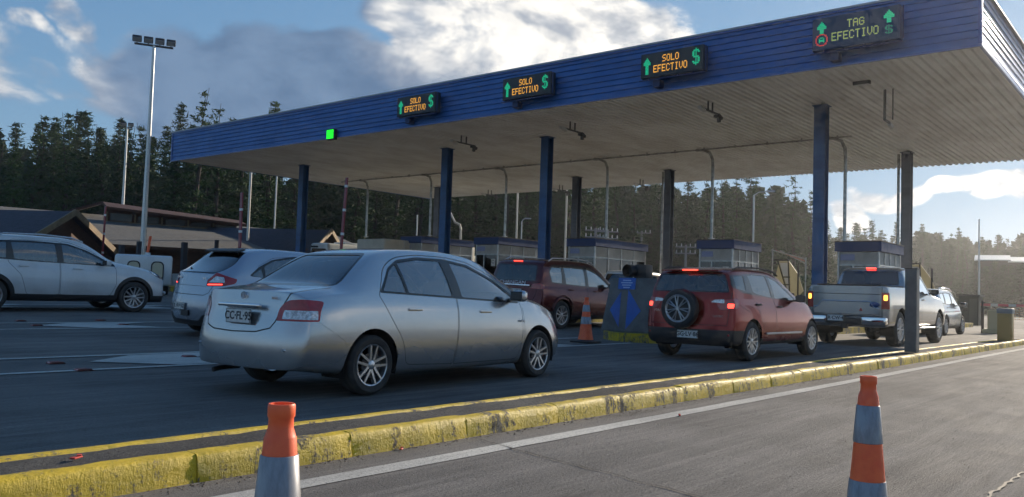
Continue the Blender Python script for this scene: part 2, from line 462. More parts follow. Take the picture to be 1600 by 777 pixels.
def make_wheel(parent, x, y, zc, r, rim_r, width, style, side):
    """side -1 = right of car.  wheel > tyre, rim"""
    M = Matrix.Translation((x, y, zc)) @ (Matrix.Rotation(math.pi/2, 4, 'X') if side < 0 else Matrix.Rotation(-math.pi/2, 4, 'X'))
    # local +Z points outward
    bm = B(); lathe(bm, [(.0001, -.02), (rim_r*.62, -.02), (rim_r*.62, -.035), (.0001, -.035)], M, 24)
    cyl(bm, M @ Vector((0, 0, -width)), M @ Vector((0, 0, -.02)), .06, n=12)
    hub = obj('wheel', bm, DARKMETAL, parent, 30)
    w = width
    bm = B()
    prof = [(rim_r*.97, -w+.01), (rim_r*1.0, -w), (r*.88, -w-.004), (r*.965, -w+.012), (r*.998, -w+.035), (r, -w*.72), (r*.992, -w*.70), (r, -w*.68), (r, -w*.36), (r*.992, -w*.34), (r, -w*.32), (r*.998, -.035), (r*.965, -.012), (r*.88, .004), (rim_r*1.06, -.002), (rim_r*1.0, -.008), (rim_r*.97, -.02)]
    lathe(bm, prof, M, 48); ty = obj('tyre', bm, RUBBER, hub, 40)
    bm = B()
    lathe(bm, [(rim_r, -.006), (rim_r*.985, .0), (rim_r*.93, -.004), (rim_r*.90, -.03), (rim_r*.88, -w+.02)], M, 48)
    ns, kind = style
    for k in range(ns):
        a0 = 2*math.pi*k/ns + .2
        offs = (-.055, .055) if kind == 'twin' else ((-.0, ) if kind == 'single' else (-.035, .035))
        for o_ in offs:
            # spoke polygon from hub to the rim
            hw0, hw1 = (.013, .010) if kind == 'twin' else ((.028, .018) if kind == 'single' else (.010, .008))
            sc = rim_r/.2
            spread = o_*sc*(.55 if kind == 'twin' else 1)
            p = []
            r0, r1 = rim_r*.16, rim_r*.93
            o0 = o_*sc*.35; o1 = o_*sc*(.75 if kind == 'twin' else 1.15)
            for (rr, oo, hw, sg) in ((r0, o0, hw0*sc, -1), (r1, o1, hw1*sc, -1), (r1, o1, hw1*sc, 1), (r0, o0, hw0*sc, 1)):
                p.append((rr, oo+sg*hw))
            top = [(-.002 if i in (1, 2) else .0) - (.012 if i in (0, 3) else 0) for i in range(4)]
            ca, sa = math.cos(a0), math.sin(a0)
            A = [bm.verts.new(M @ Vector((q[0]*ca-q[1]*sa, q[0]*sa+q[1]*ca, tz))) for q, tz in zip(p, top)]
            C = [bm.verts.new(M @ Vector((q[0]*ca-q[1]*sa*1.15, q[0]*sa+q[1]*ca*1.15, tz-.03))) for q, tz in zip(p, top)]
            bm.faces.new(A); bm.faces.new(C[::-1])
            for i in range(4):
                j = (i+1) % 4; bm.faces.new((A[i], C[i], C[j], A[j]))
    lathe(bm, [(.0001, -.002), (rim_r*.12, -.002), (rim_r*.22, -.012), (rim_r*.26, -.03)], M, 20)
    bmesh.ops.recalc_face_normals(bm, faces=bm.faces[:])
    obj('rim', bm, ALLOY, hub, 35)
    return hub

def stretch(sp, kx):
    sx = lambda P: [(p[0]*kx, p[1]) for p in P]
    sp['keys'] = [(k[0]*kx, *k[1:]) for k in sp['keys']]
    for q in ('arches', 'dlo', 'handles'):
        if q in sp: sp[q] = sx(sp[q])
    for q in ('sidewin', 'doors', 'clad'):
        if q in sp: sp[q] = [sx(P) for P in sp[q]]
    sp['seams'] = [(a, sx(l) if a in ('side', 'top') else l, w) for a, l, w in sp.get('seams', [])]
    for q in ('rw_x', 'ws_x', 'cab'): sp[q] = tuple(v*kx for v in sp[q])
    sp['mirror'] = (sp['mirror'][0]*kx, *sp['mirror'][1:]); return sp
def make_car(name, sp, loc, label, cat='car', group=None, yaw=0.0, tilt=True):
    root = empty(name, loc, label, cat, group, (R(1.43) if tilt and loc[1] > 7.8 else 0, 0, yaw))
    bm, g, warp = car_shell(sp)
    lay = bm.faces.layers.int.new('tag'); CCACHE.clear()
    parts = {}           # tag -> (name, material, push, smooth)
    nid = [10]
    def newtag(nm, m_, push=0.0):
        nid[0] += 1; parts[nid[0]] = (nm, m_, push); return nid[0]
    L = sp['keys'][-1][0]
    for (x, r_a) in sp['arches']:
        for s in (-1, 1):
            tr = sp.get('archtrim', 0)
            if tr:
                c2 = [(x+(r_a+tr)*math.cos(a), sp['wz']+(r_a+tr)*math.sin(a)) for a in [R(-40)+R(260)*k/30 for k in range(31)]]
                c2 = [p for p in c2]
                carve(bm, c2, (1, 0, 0), (0, 0, 1), side_f(s, .4, .2), 1, lay)
            c1 = [(x+r_a*math.cos(2*math.pi*k/36), sp['wz']+r_a*math.sin(2*math.pi*k/36)) for k in range(36)]
            carve(bm, c1, (1, 0, 0), (0, 0, 1), lambda c, n, s=s: c.y*s > .3, 9, lay)
    CCACHE.clear()
    for f in [f for f in bm.faces if f[lay] == 9]: bm.faces.remove(f)
    for f in [f for f in bm.faces if f.calc_center_median().z < sp['zb']+.35 and abs(f.calc_center_median().y) < .62*max(k[1] for k in sp['keys']) and f.normal.z < -.8]: bm.faces.remove(f)
    # black lower cladding: list of polygons in side view, and rear/front in wrap coordinate
    for poly in sp.get('clad', []):
        for s in (-1, 1): carve(bm, poly, (1, 0, 0), (0, 0, 1), side_f(s, .4, .15), 1, lay, (0, 1))
    for poly in sp.get('clad_rear', []): carve(bm, poly, (0, 1, 0), (0, 0, 1), lambda c, n: c.x < .75 and n.x < .12 and n.z < .9, 1, lay, (0, 1))
    for poly in sp.get('clad_front', []): carve(bm, poly, (0, 1, 0), (0, 0, 1), lambda c, n: c.x > L-.8 and n.x > -.1 and n.z < .9, 1, lay, (0, 1))
    # doors
    for poly in sp.get('doors', []):
        for s in (-1, 1):
            carve(bm, poly, (1, 0, 0), (0, 0, 1), side_f(s, .35, .2), 2, lay, (0, 1))
            d = newtag('door', None)
            inn = inset(poly, .007)
            # keep the cladding look below: two tags
            for base, col_i in ((2, 0),):
                carve(bm, inn, (1, 0, 0), (0, 0, 1), side_f(s, .35, .2), d, lay, (2,))
    for poly in sp.get('doorclad', []):
        for s in (-1, 1):
            pass
    # side windows: (outer black surround, [glass polys])
    if 'dlo' in sp:
        for s in (-1, 1):
            # surround takes door faces too
            carve(bm, sp['dlo'], (1, 0, 0), (0, 0, 1), side_f(s, .3, .2), 3, lay)
    for poly in sp.get('sidewin', []):
        for s in (-1, 1):
            tg = newtag('window', sp.get('sideglass', TINT), -.006)
            carve(bm, poly, (1, 0, 0), (0, 0, 1), side_f(s, .3, .2), tg, lay)
    for key, nm, xr, sg in (('rearwin', 'rear_window', sp.get('rw_x'), -1), ('windshield', 'windshield', sp.get('ws_x'), 1)):
        if key not in sp: continue
        fl = lambda c, n, xr=xr, sg=sg: xr[0] < c.x < xr[1] and n.x*sg > .12 and abs(n.y) < .75
        carve(bm, sp[key], (0, 1, 0), (0, 0, 1), fl, 3, lay, (0, 1, 2))
        tg = newtag(nm, sp.get('rearglass', TINT) if sg < 0 else TINT, -.005)
        carve(bm, inset(sp[key], .022), (0, 1, 0), (0, 0, 1), fl, tg, lay, (3,))
    # lamps: polygons in wrap coordinate u = x+|y| (rear) or (L-x)+|y| (front)
    for (end, nm, m_, poly) in sp.get('lamps', []):
        for s in (-1, 1):
            if end == 'r':
                U = (1, s, 0); P = poly; fl = lambda c, n, s=s: c.x < .8 and c.y*s > .2 and (-n.x+n.y*s) > .25 and n.z < .8
            else:
                U = (-1, s, 0); P = [(u-L, v) for u, v in poly]; fl = lambda c, n, s=s: c.x > L-1.1 and c.y*s > .2 and (n.x+n.y*s) > .15 and n.z < .9
            tg = newtag(nm, m_, .004)
            carve(bm, P, U, (0, 0, 1), fl, tg, lay)
    # seams given as thin strips: (axis, polyline, width, filter)
    for (axis, line, wd) in sp.get('seams', []):
        for i in range(len(line)-1):
            a, b = Vector(line[i]), Vector(line[i+1]); d = (b-a).normalized()*wd*.5; nrm = Vector((-d.y, d.x))
            q = [tuple(a-d+nrm), tuple(a-d-nrm), tuple(b+d-nrm), tuple(b+d+nrm)]
            if axis == 'rear': carve(bm, q, (0, 1, 0), (0, 0, 1), lambda c, n: c.x < .6 and n.x < -.25, 2, lay, (0, 1))
            elif axis == 'top': carve(bm, q, (1, 0, 0), (0, 1, 0), lambda c, n: n.z > .6, 2, lay, (0, 1))
            elif axis == 'side':
                for s in (-1, 1): carve(bm, q, (1, 0, 0), (0, 0, 1), side_f(s, .35, .2), 2, lay, (0, 1))
    for (axis, poly, mi_) in sp.get('patches', []):
        if axis == 'rear': carve(bm, poly, (0, 1, 0), (0, 0, 1), lambda c, n: c.x < .6 and n.x < -.25, mi_, lay, (0, 1, 2))
    bm.normal_update()
    bm.verts.index_update()
    sn = sp['_sn']; vn = {v: sn(v.co) for v in bm.verts}
    groups = {}
    for f in bm.faces:
        groups.setdefault(f[lay] if f[lay] > 9 else 0, []).append(f)
    pm = sp['paint']
    trims = [pm, sp.get('trim', BLACK), SEAM, mat('window_surround', (.012, .012, .014), .25, coat=.5), sp.get('patchmat', CHROME)]
    for tg, fs in groups.items():
        nm, m_, push = parts.get(tg, ('body', None, 0))
        mp = {}; verts = []; nor = []; faces = []; mi = []
        for f in fs:
            ids = []
            for v in f.verts:
                if v not in mp:
                    mp[v] = len(verts); verts.append(v.co+vn[v]*push); nor.append(vn[v])
                ids.append(mp[v])
            faces.append(ids); mi.append(f[lay] if (m_ is None and f[lay] < 10) else 0)
        me = bpy.data.meshes.new(nm); me.from_pydata([tuple(v) for v in verts], [], faces)
        for mm in (trims if m_ is None else [m_]): me.materials.append(mm)
        me.polygons.foreach_set('material_index', mi)
        me.polygons.foreach_set('use_smooth', [True]*len(faces))
        me.normals_split_custom_set_from_vertices([tuple(v) for v in nor])
        link(bpy.data.objects.new(nm, me), root)
    bm.free()
    Wm = max(k[1] for k in sp['keys'])
    # floor and wheel housings
    ub = B(); wz = sp['wz']
    xs_ = [a[0] for a in sp['arches']]; ra = sp['arches'][0][1]
    box(ub, ((L)/2, 0, sp['zb']+.10), (L-.9, 2*Wm-.62, .05))
    box(ub, ((xs_[0]+xs_[1])/2, 0, sp['zb']+.06), (xs_[1]-xs_[0]-2*ra-.02, 2*Wm-.16, .05))
    for x in xs_:
        for s in (-1, 1):
            n = 20
            A = [ub.verts.new((x+(ra+.004)*math.cos(math.pi*k/n*1.2-.3), s*(Wm-.05), wz+(ra+.004)*math.sin(math.pi*k/n*1.2-.3))) for k in range(n+1)]
            C = [ub.verts.new((v.co.x, s*(Wm-.34), v.co.z)) for v in A]
            for k in range(n): ub.faces.new((A[k], A[k+1], C[k+1], C[k]))
            ub.faces.new(C)
    obj('underbody', ub, mat('underbody_black', (.01, .01, .01), .9), root)
    for i, x in enumerate(xs_):
        for s in (-1, 1):
            make_wheel(root, x, s*(Wm-sp.get('winset', .025)), sp['wr'], sp['wr'], sp['rim'], sp.get('ww', .19), sp['style'], s)
    # cabin
    if sp.get('cabin', True):
        c0, c1 = sp['cab']; zf = sp['zb']+.12; H = sp.get('seath', .98)
        for (xx, ys) in ((c1-.95, (-.36, .36)), (c0+.45, (-.38, 0, .38))):
            for yy in ys:
                b_ = B()
                if xx > c0+.5:
                    box(b_, (xx+.2, yy, zf+.22), (.48, .44, .14), bev=.04, seg=2)
                else: box(b_, (xx+.2, yy, zf+.22), (.46, .40, .14), bev=.04, seg=2)
                box(b_, (xx-.06, yy, zf+.50), (.12, .42 if xx > c0+.5 else .38, .56), ry(R(-12)), bev=.04, seg=2)
                box(b_, (xx-.14, yy, H+.02), (.09, .22, .15), ry(R(-8)), bev=.03, seg=2)
                obj('seat', b_, SEATM, root, 40)
        b_ = B(); box(b_, (c1+.02, 0, sp['dash']-.06), (.42, 1.2, .2), bev=.05, seg=2); obj('dashboard', b_, SEATM, root, 40)
        b_ = B()
        M = Matrix.Translation((c1-.34, .36, sp['dash']-.03)) @ Matrix.Rotation(R(-65), 4, 'Y')
        lathe(b_, [(.17+.014*math.cos(a), .014*math.sin(a)) for a in [2*math.pi*k/6 for k in range(6)]], M, 24, closed=True)
        for a in (0, 2.2, -2.2): cyl(b_, M @ Vector((0, 0, 0)), M @ Vector((.16*math.cos(a+math.pi), .16*math.sin(a+math.pi), 0)), .012, n=6)
        cyl(b_, M @ Vector((0, 0, 0)), (c1, .36, sp['dash']-.1), .03, n=8)
        obj('steering_wheel', b_, SEATM, root, 40)
    # mirrors
    if 'mirror' in sp:
        mx, my, mz = sp['mirror']
        for s in (-1, 1):
            b_ = B(); box(b_, (mx, s*(my+.08), mz), (.12, .17, .125), rzm(s*R(-8)), bev=.05, seg=3)
            box(b_, (mx+.02, s*(my-.02), mz-.04), (.08, .1, .035), bev=.01)
            mo = obj('side_mirror', b_, sp.get('mirmat', pm), root, 50)
            b_ = B(); box(b_, (mx-.060, s*(my+.08), mz), (.012, .14, .10), rzm(s*R(-8)), bev=.004); obj('mirror_glass', b_, mat('mirror_glass', (.03, .032, .035), .08), mo)  # near-black base colour stands in for a dark reflection in the mirror
    for (hx, hz) in sp.get('handles', []):
        for s in (-1, 1):
            yy = 0
            w_, ws_, zs_ = g(1, hx), g(2, hx), g(3, hx)
            yy = ws_+(w_-ws_)*max(0, (zs_-hz)/(zs_*.5))*.6
            b_ = B(); box(b_, (hx, s*(yy+.025), hz), (.19, .022, .03), bev=.009, seg=2)
            box(b_, (hx-.06, s*(yy+.004), hz), (.02, .03, .024)); box(b_, (hx+.06, s*(yy+.004), hz), (.02, .03, .024))
            obj('door_handle', b_, sp.get('handmat', pm), root, 50)
    return root, g, warp
def plate(root, x, y, z, txt, w=.34, h=.125, lean=0.0):
    b_ = B(); M = rear_M(x, y, z, lean)
    vs = box(b_, (0, 0, 0), (w, h, .008), bev=.003); bmesh.ops.transform(b_, matrix=M, verts=b_.verts[:])
    p = obj('number_plate', b_, PLATEW, root)
    text_obj('plate_lettering', txt, h*.78, M @ Matrix.Translation((0, 0, .005)) @ Matrix.Scale(.98, 4, (1, 0, 0)), PLATEB, p, ext=.001, bold=.002)
    b_ = B()
    for (cx, cy, sx, sy) in ((0, h/2-.004, w-.01, .004), (0, -h/2+.004, w-.01, .004), (w/2-.004, 0, .004, h-.01), (-w/2+.004, 0, .004, h-.01)):
        box(b_, (cx, cy, .005), (sx, sy, .002))
    bmesh.ops.transform(b_, matrix=M, verts=b_.verts[:]); obj('plate_border', b_, PLATEB, p)
    return p
def atAZ(px, D):
    az = YAW-math.atan((px-800)/FPX); return (D*math.cos(az), D*math.sin(az))
# ------------------------------------------------------------------ ground surfaces
def gmat(name, base, dark, light, streak=True, rough=.9, bump=.35, fine=70, cracks=False, wet=0.0):
    M = bpy.data.materials.new(name); M.use_nodes = True; MATS[name] = M
    n = NT(M.node_tree); b = n.N['Principled BSDF']; c = n.coord('Object')
    big = n.ramp(n.noise(c, .45, 5, .6), .35, .7)
    col = n.mix(big, dark, base)
    if streak:
        st = n.ramp(n.noise(n.mapping(c, (.35, 5.5, 1)), 1.0, 7, .7, .6), .38, .72)
        col = n.mix(n.math('MULTIPLY', st, .6), col, light)
        st2 = n.ramp(n.noise(n.mapping(c, (.8, 16, 1)), 1.3, 5, .7), .45, .7)
        col = n.mix(n.math('MULTIPLY', st2, .35), col, dark)
    sp_ = n.noise(c, fine, 4, .75)
    col = n.mix(n.math('MULTIPLY', n.ramp(sp_, .50, .68), .85), col, tuple(x*.35 for x in dark))
    col = n.mix(n.math('MULTIPLY', n.ramp(n.noise(c, fine*1.7, 3, .7), .55, .75), .5), col, tuple(min(1, x*1.7) for x in light))
    blot = n.ramp(n.noise(n.mapping(c, (1, 2.2, 1), (7, 3, 0)), .9, 6, .7), .60, .72)
    col = n.mix(n.math('MULTIPLY', blot, .45), col, tuple(x*.4 for x in dark))
    n.put(b.inputs['Base Color'], col)
    n.put(b.inputs['Roughness'], n.ramp(n.noise(c, 2, 5, .6), .3, .7, rough-.10, rough))
    b.inputs['Specular IOR Level'].default_value = .12
    bp = n.N.new('ShaderNodeBump'); bp.inputs['Strength'].default_value = bump; bp.inputs['Distance'].default_value = .012
    hh = n.math('ADD', n.noise(c, fine, 5, .7), n.math('MULTIPLY', n.noise(n.mapping(c, (1, 14, 1)), 4, 4, .6), .7))
    n.L.new(hh, bp.inputs['Height']); n.L.new(bp.outputs[0], b.inputs['Normal'])
    return M
CONC = gmat('road_concrete', (.225, .212, .195), (.135, .127, .118), (.32, .30, .275), bump=.6)
ASPH = gmat('plaza_asphalt', (.178, .168, .155), (.100, .096, .092), (.29, .275, .25), bump=.35, fine=90)
APRON = gmat('canopy_concrete', (.30, .285, .26), (.20, .19, .18), (.38, .36, .33), bump=.3)
GRASS = gmat('grass_earth', (.10, .10, .05), (.05, .06, .025), (.15, .13, .08), streak=False, bump=.6, fine=6)
FILL = gmat('island_fill', (.15, .145, .135), (.07, .068, .065), (.24, .23, .21), streak=False, bump=1.0, fine=55)

def strip_mesh(xs, ys, zf):
    bm = B(); V = [[bm.verts.new((x, y, zf(y))) for y in ys] for x in xs]
    for i in range(len(xs)-1):
        for j in range(len(ys)-1): bm.faces.new((V[i][j], V[i+1][j], V[i+1][j+1], V[i][j+1]))
    return bm
struct('ground', strip_mesh([-590, -300, 0, 300, 990], [-590, -300, -8, 7.8, 20, 32.6, 300, 790], lambda y: gz(y)-.05), GRASS)
struct('access_road', strip_mesh([-60, 0, 60, 260], [-7, 0, 4.02], lambda y: 0.0), CONC)
struct('toll_plaza', strip_mesh([-60, 0, 60, 90], [4.0, 7.8, 15, 25, 32.6, 47], lambda y: gz(y)-.004), ASPH)
struct('apron', strip_mesh([19.5, 46], [4.6, 7.8, 15, 25, 32.6, 42], lambda y: gz(y)), APRON)

WHITEP = gmat('road_paint', (.62, .60, .54), (.40, .39, .36), (.70, .68, .62), bump=.3)
def worn_yellow(name, wear=.55):
    M = bpy.data.materials.new(name); M.use_nodes = True
    n = NT(M.node_tree); b = n.N['Principled BSDF']; c = n.coord('Object')
    drip = n.noise(n.mapping(c, (16, 16, 1.6)), 1.0, 5, .75)
    patch = n.noise(c, 2.4, 6, .7); pit = n.noise(c, 38, 4, .7)
    s_ = n.math('ADD', n.math('MULTIPLY', drip, .5), n.math('ADD', n.math('MULTIPLY', patch, .8), n.math('MULTIPLY', pit, .35)))
    k = n.ramp(s_, wear+.28, wear+.40)
    yel = n.mix(n.ramp(n.noise(c, 6, 5, .6), .3, .7), (.72, .50, .012), (.52, .37, .015))
    con = n.mix(n.ramp(n.noise(c, 20, 5, .7), .3, .7), (.07, .062, .05), (.22, .20, .17))
    n.put(b.inputs['Base Color'], n.mix(k, yel, con)); n.put(b.inputs['Roughness'], n.ramp(k, 0, 1, .55, .95))
    bp = n.N.new('ShaderNodeBump'); bp.inputs['Strength'].default_value = .8; bp.inputs['Distance'].default_value = .014
    n.L.new(n.math('ADD', n.noise(c, 30, 6, .75), n.math('MULTIPLY', drip, .8)), bp.inputs['Height']); n.L.new(bp.outputs[0], b.inputs['Normal'])
    return M
YEL = worn_yellow('kerb_yellow', .535); YELW = worn_yellow('kerb_yellow_worn', .58)
# near kerb island: rough kerb stones on both edges, fill between
bm = B(); x = -14.0
krng = random.Random(5)
while x < 26.6:
    ln = krng.uniform(.88, 1.12); x1 = min(x+ln, 26.7); n = 10
    bend = lambda q: 3.80-.0
    dz, dy = krng.uniform(-.004, .004), krng.uniform(-.006, .006)
    prof = [(.0, -.02), (.004, .03), (.010, .08), (.017, .114), (.030, .130), (.07, .137), (.115, .135), (.122, .08)]
    rings = []
    for i in range(n+1):
        q = i/n; xx = x+.0015+(x1-x-.003)*q
        endr = .006*max(0, 1-min(q, 1-q)*n*.9)
        rings.append([bm.verts.new((xx, 3.77+dy+py+endr+krng.uniform(-.004, .004), pz*(1-endr*1.2)+dz*(pz > .05)+krng.uniform(-.003, .003))) for py, pz in prof])
    for i in range(n):
        for k in range(len(prof)-1): bm.faces.new((rings[i][k], rings[i+1][k], rings[i+1][k+1], rings[i][k+1]))
    bm.faces.new(rings[0]); bm.faces.new(rings[-1][::-1])
    x = x1
bmesh.ops.recalc_face_normals(bm, faces=bm.faces[:])
struct('kerb_near', bm, YEL, 50)
bm = B(); prof = [(0, .08), (.008, .126), (.016, .132), (.074, .132), (.084, .124), (.088, -.02)]; rings = []
for i in range(320):
    xx = -14+40.7*i/319; rings.append([bm.verts.new((xx, 4.243+py+krng.uniform(-.003, .003), pz+krng.uniform(-.002, .002))) for py, pz in prof])
for a, b_ in zip(rings[:-1], rings[1:]):
    for k in range(5): bm.faces.new((a[k], b_[k], b_[k+1], a[k+1]))
bmesh.ops.recalc_face_normals(bm, faces=bm.faces[:])
struct('kerb_far', bm, YELW, 50)
bm = B(); nx_, ny_ = 260, 6
V = [[bm.verts.new((-14+40.7*i/nx_, 3.885+.36*j/ny_, .121+krng.uniform(-.005, .005))) for j in range(ny_+1)] for i in range(nx_+1)]
for i in range(nx_):
    for j in range(ny_): bm.faces.new((V[i][j], V[i+1][j], V[i+1][j+1], V[i][j+1]))
struct('island_fill', bm, FILL)
bm = B(); prism(bm, [(3.79, -.01), (3.79, .13), (4.32, .13), (4.32, -.01)], 'x', 26.69, 26.73); struct('kerb_end', bm, YEL)

# white edge line, ragged edges
bm = B(); pr = None
for i in range(221):
    xx = -12+i*.28
    a = 3.33+krng.uniform(-.006, .006); b_ = 3.475+krng.uniform(-.006, .006)
    cur = (bm.verts.new((xx, a, .004)), bm.verts.new((xx, b_, .004)))
    if pr: bm.faces.new((pr[0], cur[0], cur[1], pr[1]))
    pr = cur
struct('edge_line', bm, WHITEP)
def poly_px(pts, bm):
    q = []
    for px, py in pts:
        z = 0
        for _ in range(25):
            p = ground_pt(px, py, z); z = gz(p.y)
        q.append((p.x, p.y, z+.004))
    f = bm.faces.new([bm.verts.new(v) for v in q]); f.normal_update()
    if f.normal.z < 0: f.normal_flip()
    return q
def band(y0, y1, x0, x1, n=60):
    bm = B()
    for yy in (y0, y1):
        pr = None
        for i in range(n+1):
            xx = x0+(x1-x0)*i/n
            cur = (bm.verts.new((xx, yy-.05, gz(yy-.05)+.004)), bm.verts.new((xx, yy+.05, gz(yy+.05)+.004)))
            if pr: bm.faces.new((pr[0], cur[0], cur[1], pr[1]))
            pr = cur
    # chevrons between the lines
    ch = [(4.28, 9.56), (4.95, 9.98), (6.35, 10.02), (5.55, 9.56), (6.1, 9.02), (5.0, 8.98)]
    X = x0+1.0
    while X < x1-2:
        vs = [bm.verts.new((X+(a-4.28), y0+.06+(b_-8.98)/(10.02-8.98)*(y1-y0-.12), 0)) for a, b_ in ch]
        for v in vs: v.co.z = gz(v.co.y)+.0045
        for tri in ((0, 1, 3), (1, 2, 3), (0, 3, 5), (3, 4, 5)): bm.faces.new([vs[k] for k in tri])
        X += 3.35
    for f in bm.faces:
        f.normal_update()
        if f.normal.z < 0: f.normal_flip()
    return bm
struct('road_marking', band(8.88, 10.12, -2.42-1.0+.0, 14.6), WHITEP)
struct('road_marking', band(14.0, 15.25, -2.0, 14.6), WHITEP)
struct('road_marking', band(19.5, 20.8, -2.0, 14.6), WHITEP)
# expansion joints and cracks of the concrete lane
bm = B()
def crack(pts, w):
    prv = None
    for i in range(len(pts)-1):
        a, b_ = Vector(pts[i]), Vector(pts[i+1]); n = max(2, int((b_-a).length/.06))
        for k in range(n+(i == len(pts)-2)):
            p = a.lerp(b_, k/n); d = (b_-a).normalized(); s_ = Vector((-d.y, d.x, 0)); j = krng.uniform(-.012, .012); ww = w*krng.uniform(.4, 1.2)
            cur = (bm.verts.new(p+s_*(j-ww)), bm.verts.new(p+s_*(j+ww)))
            if prv: bm.faces.new((prv[0], cur[0], cur[1], prv[1]))
            prv = cur
def gp(px, py): p = ground_pt(px, py, .0045); return (p.x, p.y, .0065)
crack([gp(735, 683), gp(808, 703), gp(905, 728), gp(1000, 752), gp(1095, 777), gp(1250, 830)], .006)
crack([gp(1165, 646), gp(1300, 668), gp(1420, 680), gp(1600, 714)], .003)
crack([gp(1440, 615), gp(1600, 632)], .002)
crack([gp(1540, 777), gp(1600, 738)], .009)
for f in bm.faces:
    f.normal_update()
    if f.normal.z < 0: f.normal_flip()
struct('road_cracks', bm, SEAM)
# grit along the foot of the kerb
bm = B()
for i in range(1500):
    xx = krng.uniform(.5, 14); yy = 3.765-abs(krng.gauss(0, .05)) if i < 900 else krng.uniform(0.5, 3.7)
    s_ = krng.uniform(.003, .009) if i < 900 else krng.uniform(.002, .006)
    vs = [bm.verts.new((xx+s_*krng.uniform(.6, 1.6)*math.cos(a), yy+s_*krng.uniform(.5, 1.1)*math.sin(a), .001)) for a in (0, 1.25, 2.5, 3.8, 5.0)]
    tp = bm.verts.new((xx, yy, s_*krng.uniform(.6, 1.1)))
    for k in range(5): bm.faces.new((vs[k], vs[(k+1) % 5], tp))
tag(obj('grit', bm, mat('grit_stone', (.20, .16, .12), .95, var=.6, vscale=8, vcol=(.06, .05, .04))), 'small stones and grit lying along the foot of the yellow kerb', 'grit', kind='stuff')
lit_m = mat('red_plastic', (.55, .05, .03), .6)
for i, (px, py, lab) in enumerate([(119, 717, 'small red plastic scrap on top of the kerb island at the left'), (627, 703, 'tiny red scrap at the foot of the yellow kerb beside the near cone'), (1062, 650, 'tiny red scrap lying on the white edge line')]):
    p = ground_pt(px, py, (.128 if i == 0 else .004)); b = B()
    box(b, (0, 0, .006), (.06, .03, .008), rzm(.5), bev=.003); box(b, (.02, .015, .012), (.03, .02, .006), rzm(1.1))
    o = tag(obj('litter', b, lit_m), lab, 'litter'); o.location = p; o.scale = (1.0, 1.0, 1) if i == 0 else (.55, .55, 1)
studs = [(87, 568, 'first chevron band, left of its big white chevron'), (130, 579, 'first chevron band, below its big white chevron'), (295, 558, 'first chevron band, just left of the sedan bumper'),
         (32, 502, 'far line of the distant band, under the white car door'), (57, 509, 'near line of the distant band, at the chevron tip'), (157, 501, 'middle of the far band under the white car front'), (193, 508, 'near line of the distant band below the white car wheel')]
b = B(); prism(b, [(-.09, 0), (-.055, .022), (.055, .022), (.09, 0)], 'y', -.055, .055); bmesh.ops.bevel(b, geom=b.edges[:], offset=.004, segments=1, affect='EDGES')
stud0 = obj('road_stud', b, mat('stud_body', (.22, .06, .05), .7, var=.4, vscale=20, vcol=(.1, .05, .04)))
b = B(); box(b, (-.071, 0, .012), (.004, .08, .014), ry(R(32))); box(b, (.071, 0, .012), (.004, .08, .014), ry(R(-32))); obj('reflector', b, REDLENS, stud0)
for i, (px, py, lab) in enumerate(studs):
    z = 0
    for _ in range(20): p = ground_pt(px, py, z); z = gz(p.y)
    o = stud0 if i == 0 else copy_tree(stud0)
    tag(o, 'red road stud on the '+lab, 'road stud', 'red road studs'); o.location = (p.x, p.y, z); o.rotation_euler = (R(1.4), 0, 0)

# ------------------------------------------------------------------ canopy
XF, XB, YR, YL, ZB_, ZT = 21.95, 40.6, 4.05, 41.0, 7.17, 8.58
def hull_blue(name, a, b_):
    return mat(name, a, .42, .25, coat=.15, var=.6, vscale=.6, vcol=b_, vstretch=(1, 1, 3), grime=.12)
BLUE = hull_blue('canopy_blue', (.055, .155, .41), (.042, .12, .33))
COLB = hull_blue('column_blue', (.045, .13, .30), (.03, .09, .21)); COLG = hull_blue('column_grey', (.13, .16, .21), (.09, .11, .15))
SOFF = mat('soffit_cream', (.86, .86, .83), .5, .05, var=.28, vscale=.5, vcol=(.70, .68, .64), vstretch=(1, 2, 1))
POST = mat('galvanised', (.50, .50, .48), .3, .9, var=.4, vscale=6, vcol=(.28, .27, .26))
canopy = empty('toll_canopy', ((XF+XB)/2, (YR+YL)/2, 0), 'long toll-plaza canopy with ribbed blue fascia and cream corrugated soffit on blue columns', 'canopy')
canopy.location = (0, 0, 0)
def lap(bm, axis, a0, a1, pos, sgn, z0, z1, n=8, depth=.03):
    """horizontal lap siding: each board leans out at its foot"""
    h = (z1-z0)/n; prof = []
    for i in range(n):
        prof += [(0.0, z0+i*h+h*.0), (depth, z0+i*h+.012), (depth*.75, z0+i*h+h*.45), (.004, z0+(i+1)*h-.012)]
    prof.append((0, z1))
    for i in range(len(prof)-1):
        (d0, q0), (d1, q1) = prof[i], prof[i+1]
        if axis == 'Y': P = [(pos-sgn*d0, a0, q0), (pos-sgn*d0, a1, q0), (pos-sgn*d1, a1, q1), (pos-sgn*d1, a0, q1)]
        else: P = [(a0, pos-sgn*d0, q0), (a1, pos-sgn*d0, q0), (a1, pos-sgn*d1, q1), (a0, pos-sgn*d1, q1)]
        bm.faces.new([bm.verts.new(p) for p in P])
bm = B(); lap(bm, 'Y', YR, YL, XF, 1, ZB_-.02, ZT); bmesh.ops.recalc_face_normals(bm, faces=bm.faces[:]); obj('fascia', bm, BLUE, canopy)
SIDEF = mat('fascia_side', (.10, .17, .40), .28, .5, coat=.4, var=.3, vscale=2)
bm = B(); lap(bm, 'X', XF, XB, YR, 1, ZB_-.02, ZT); obj('fascia', bm, SIDEF, canopy)
bm = B(); lap(bm, 'X', XF, XB, YL, -1, ZB_-.02, ZT); obj('fascia', bm, BLUE, canopy)
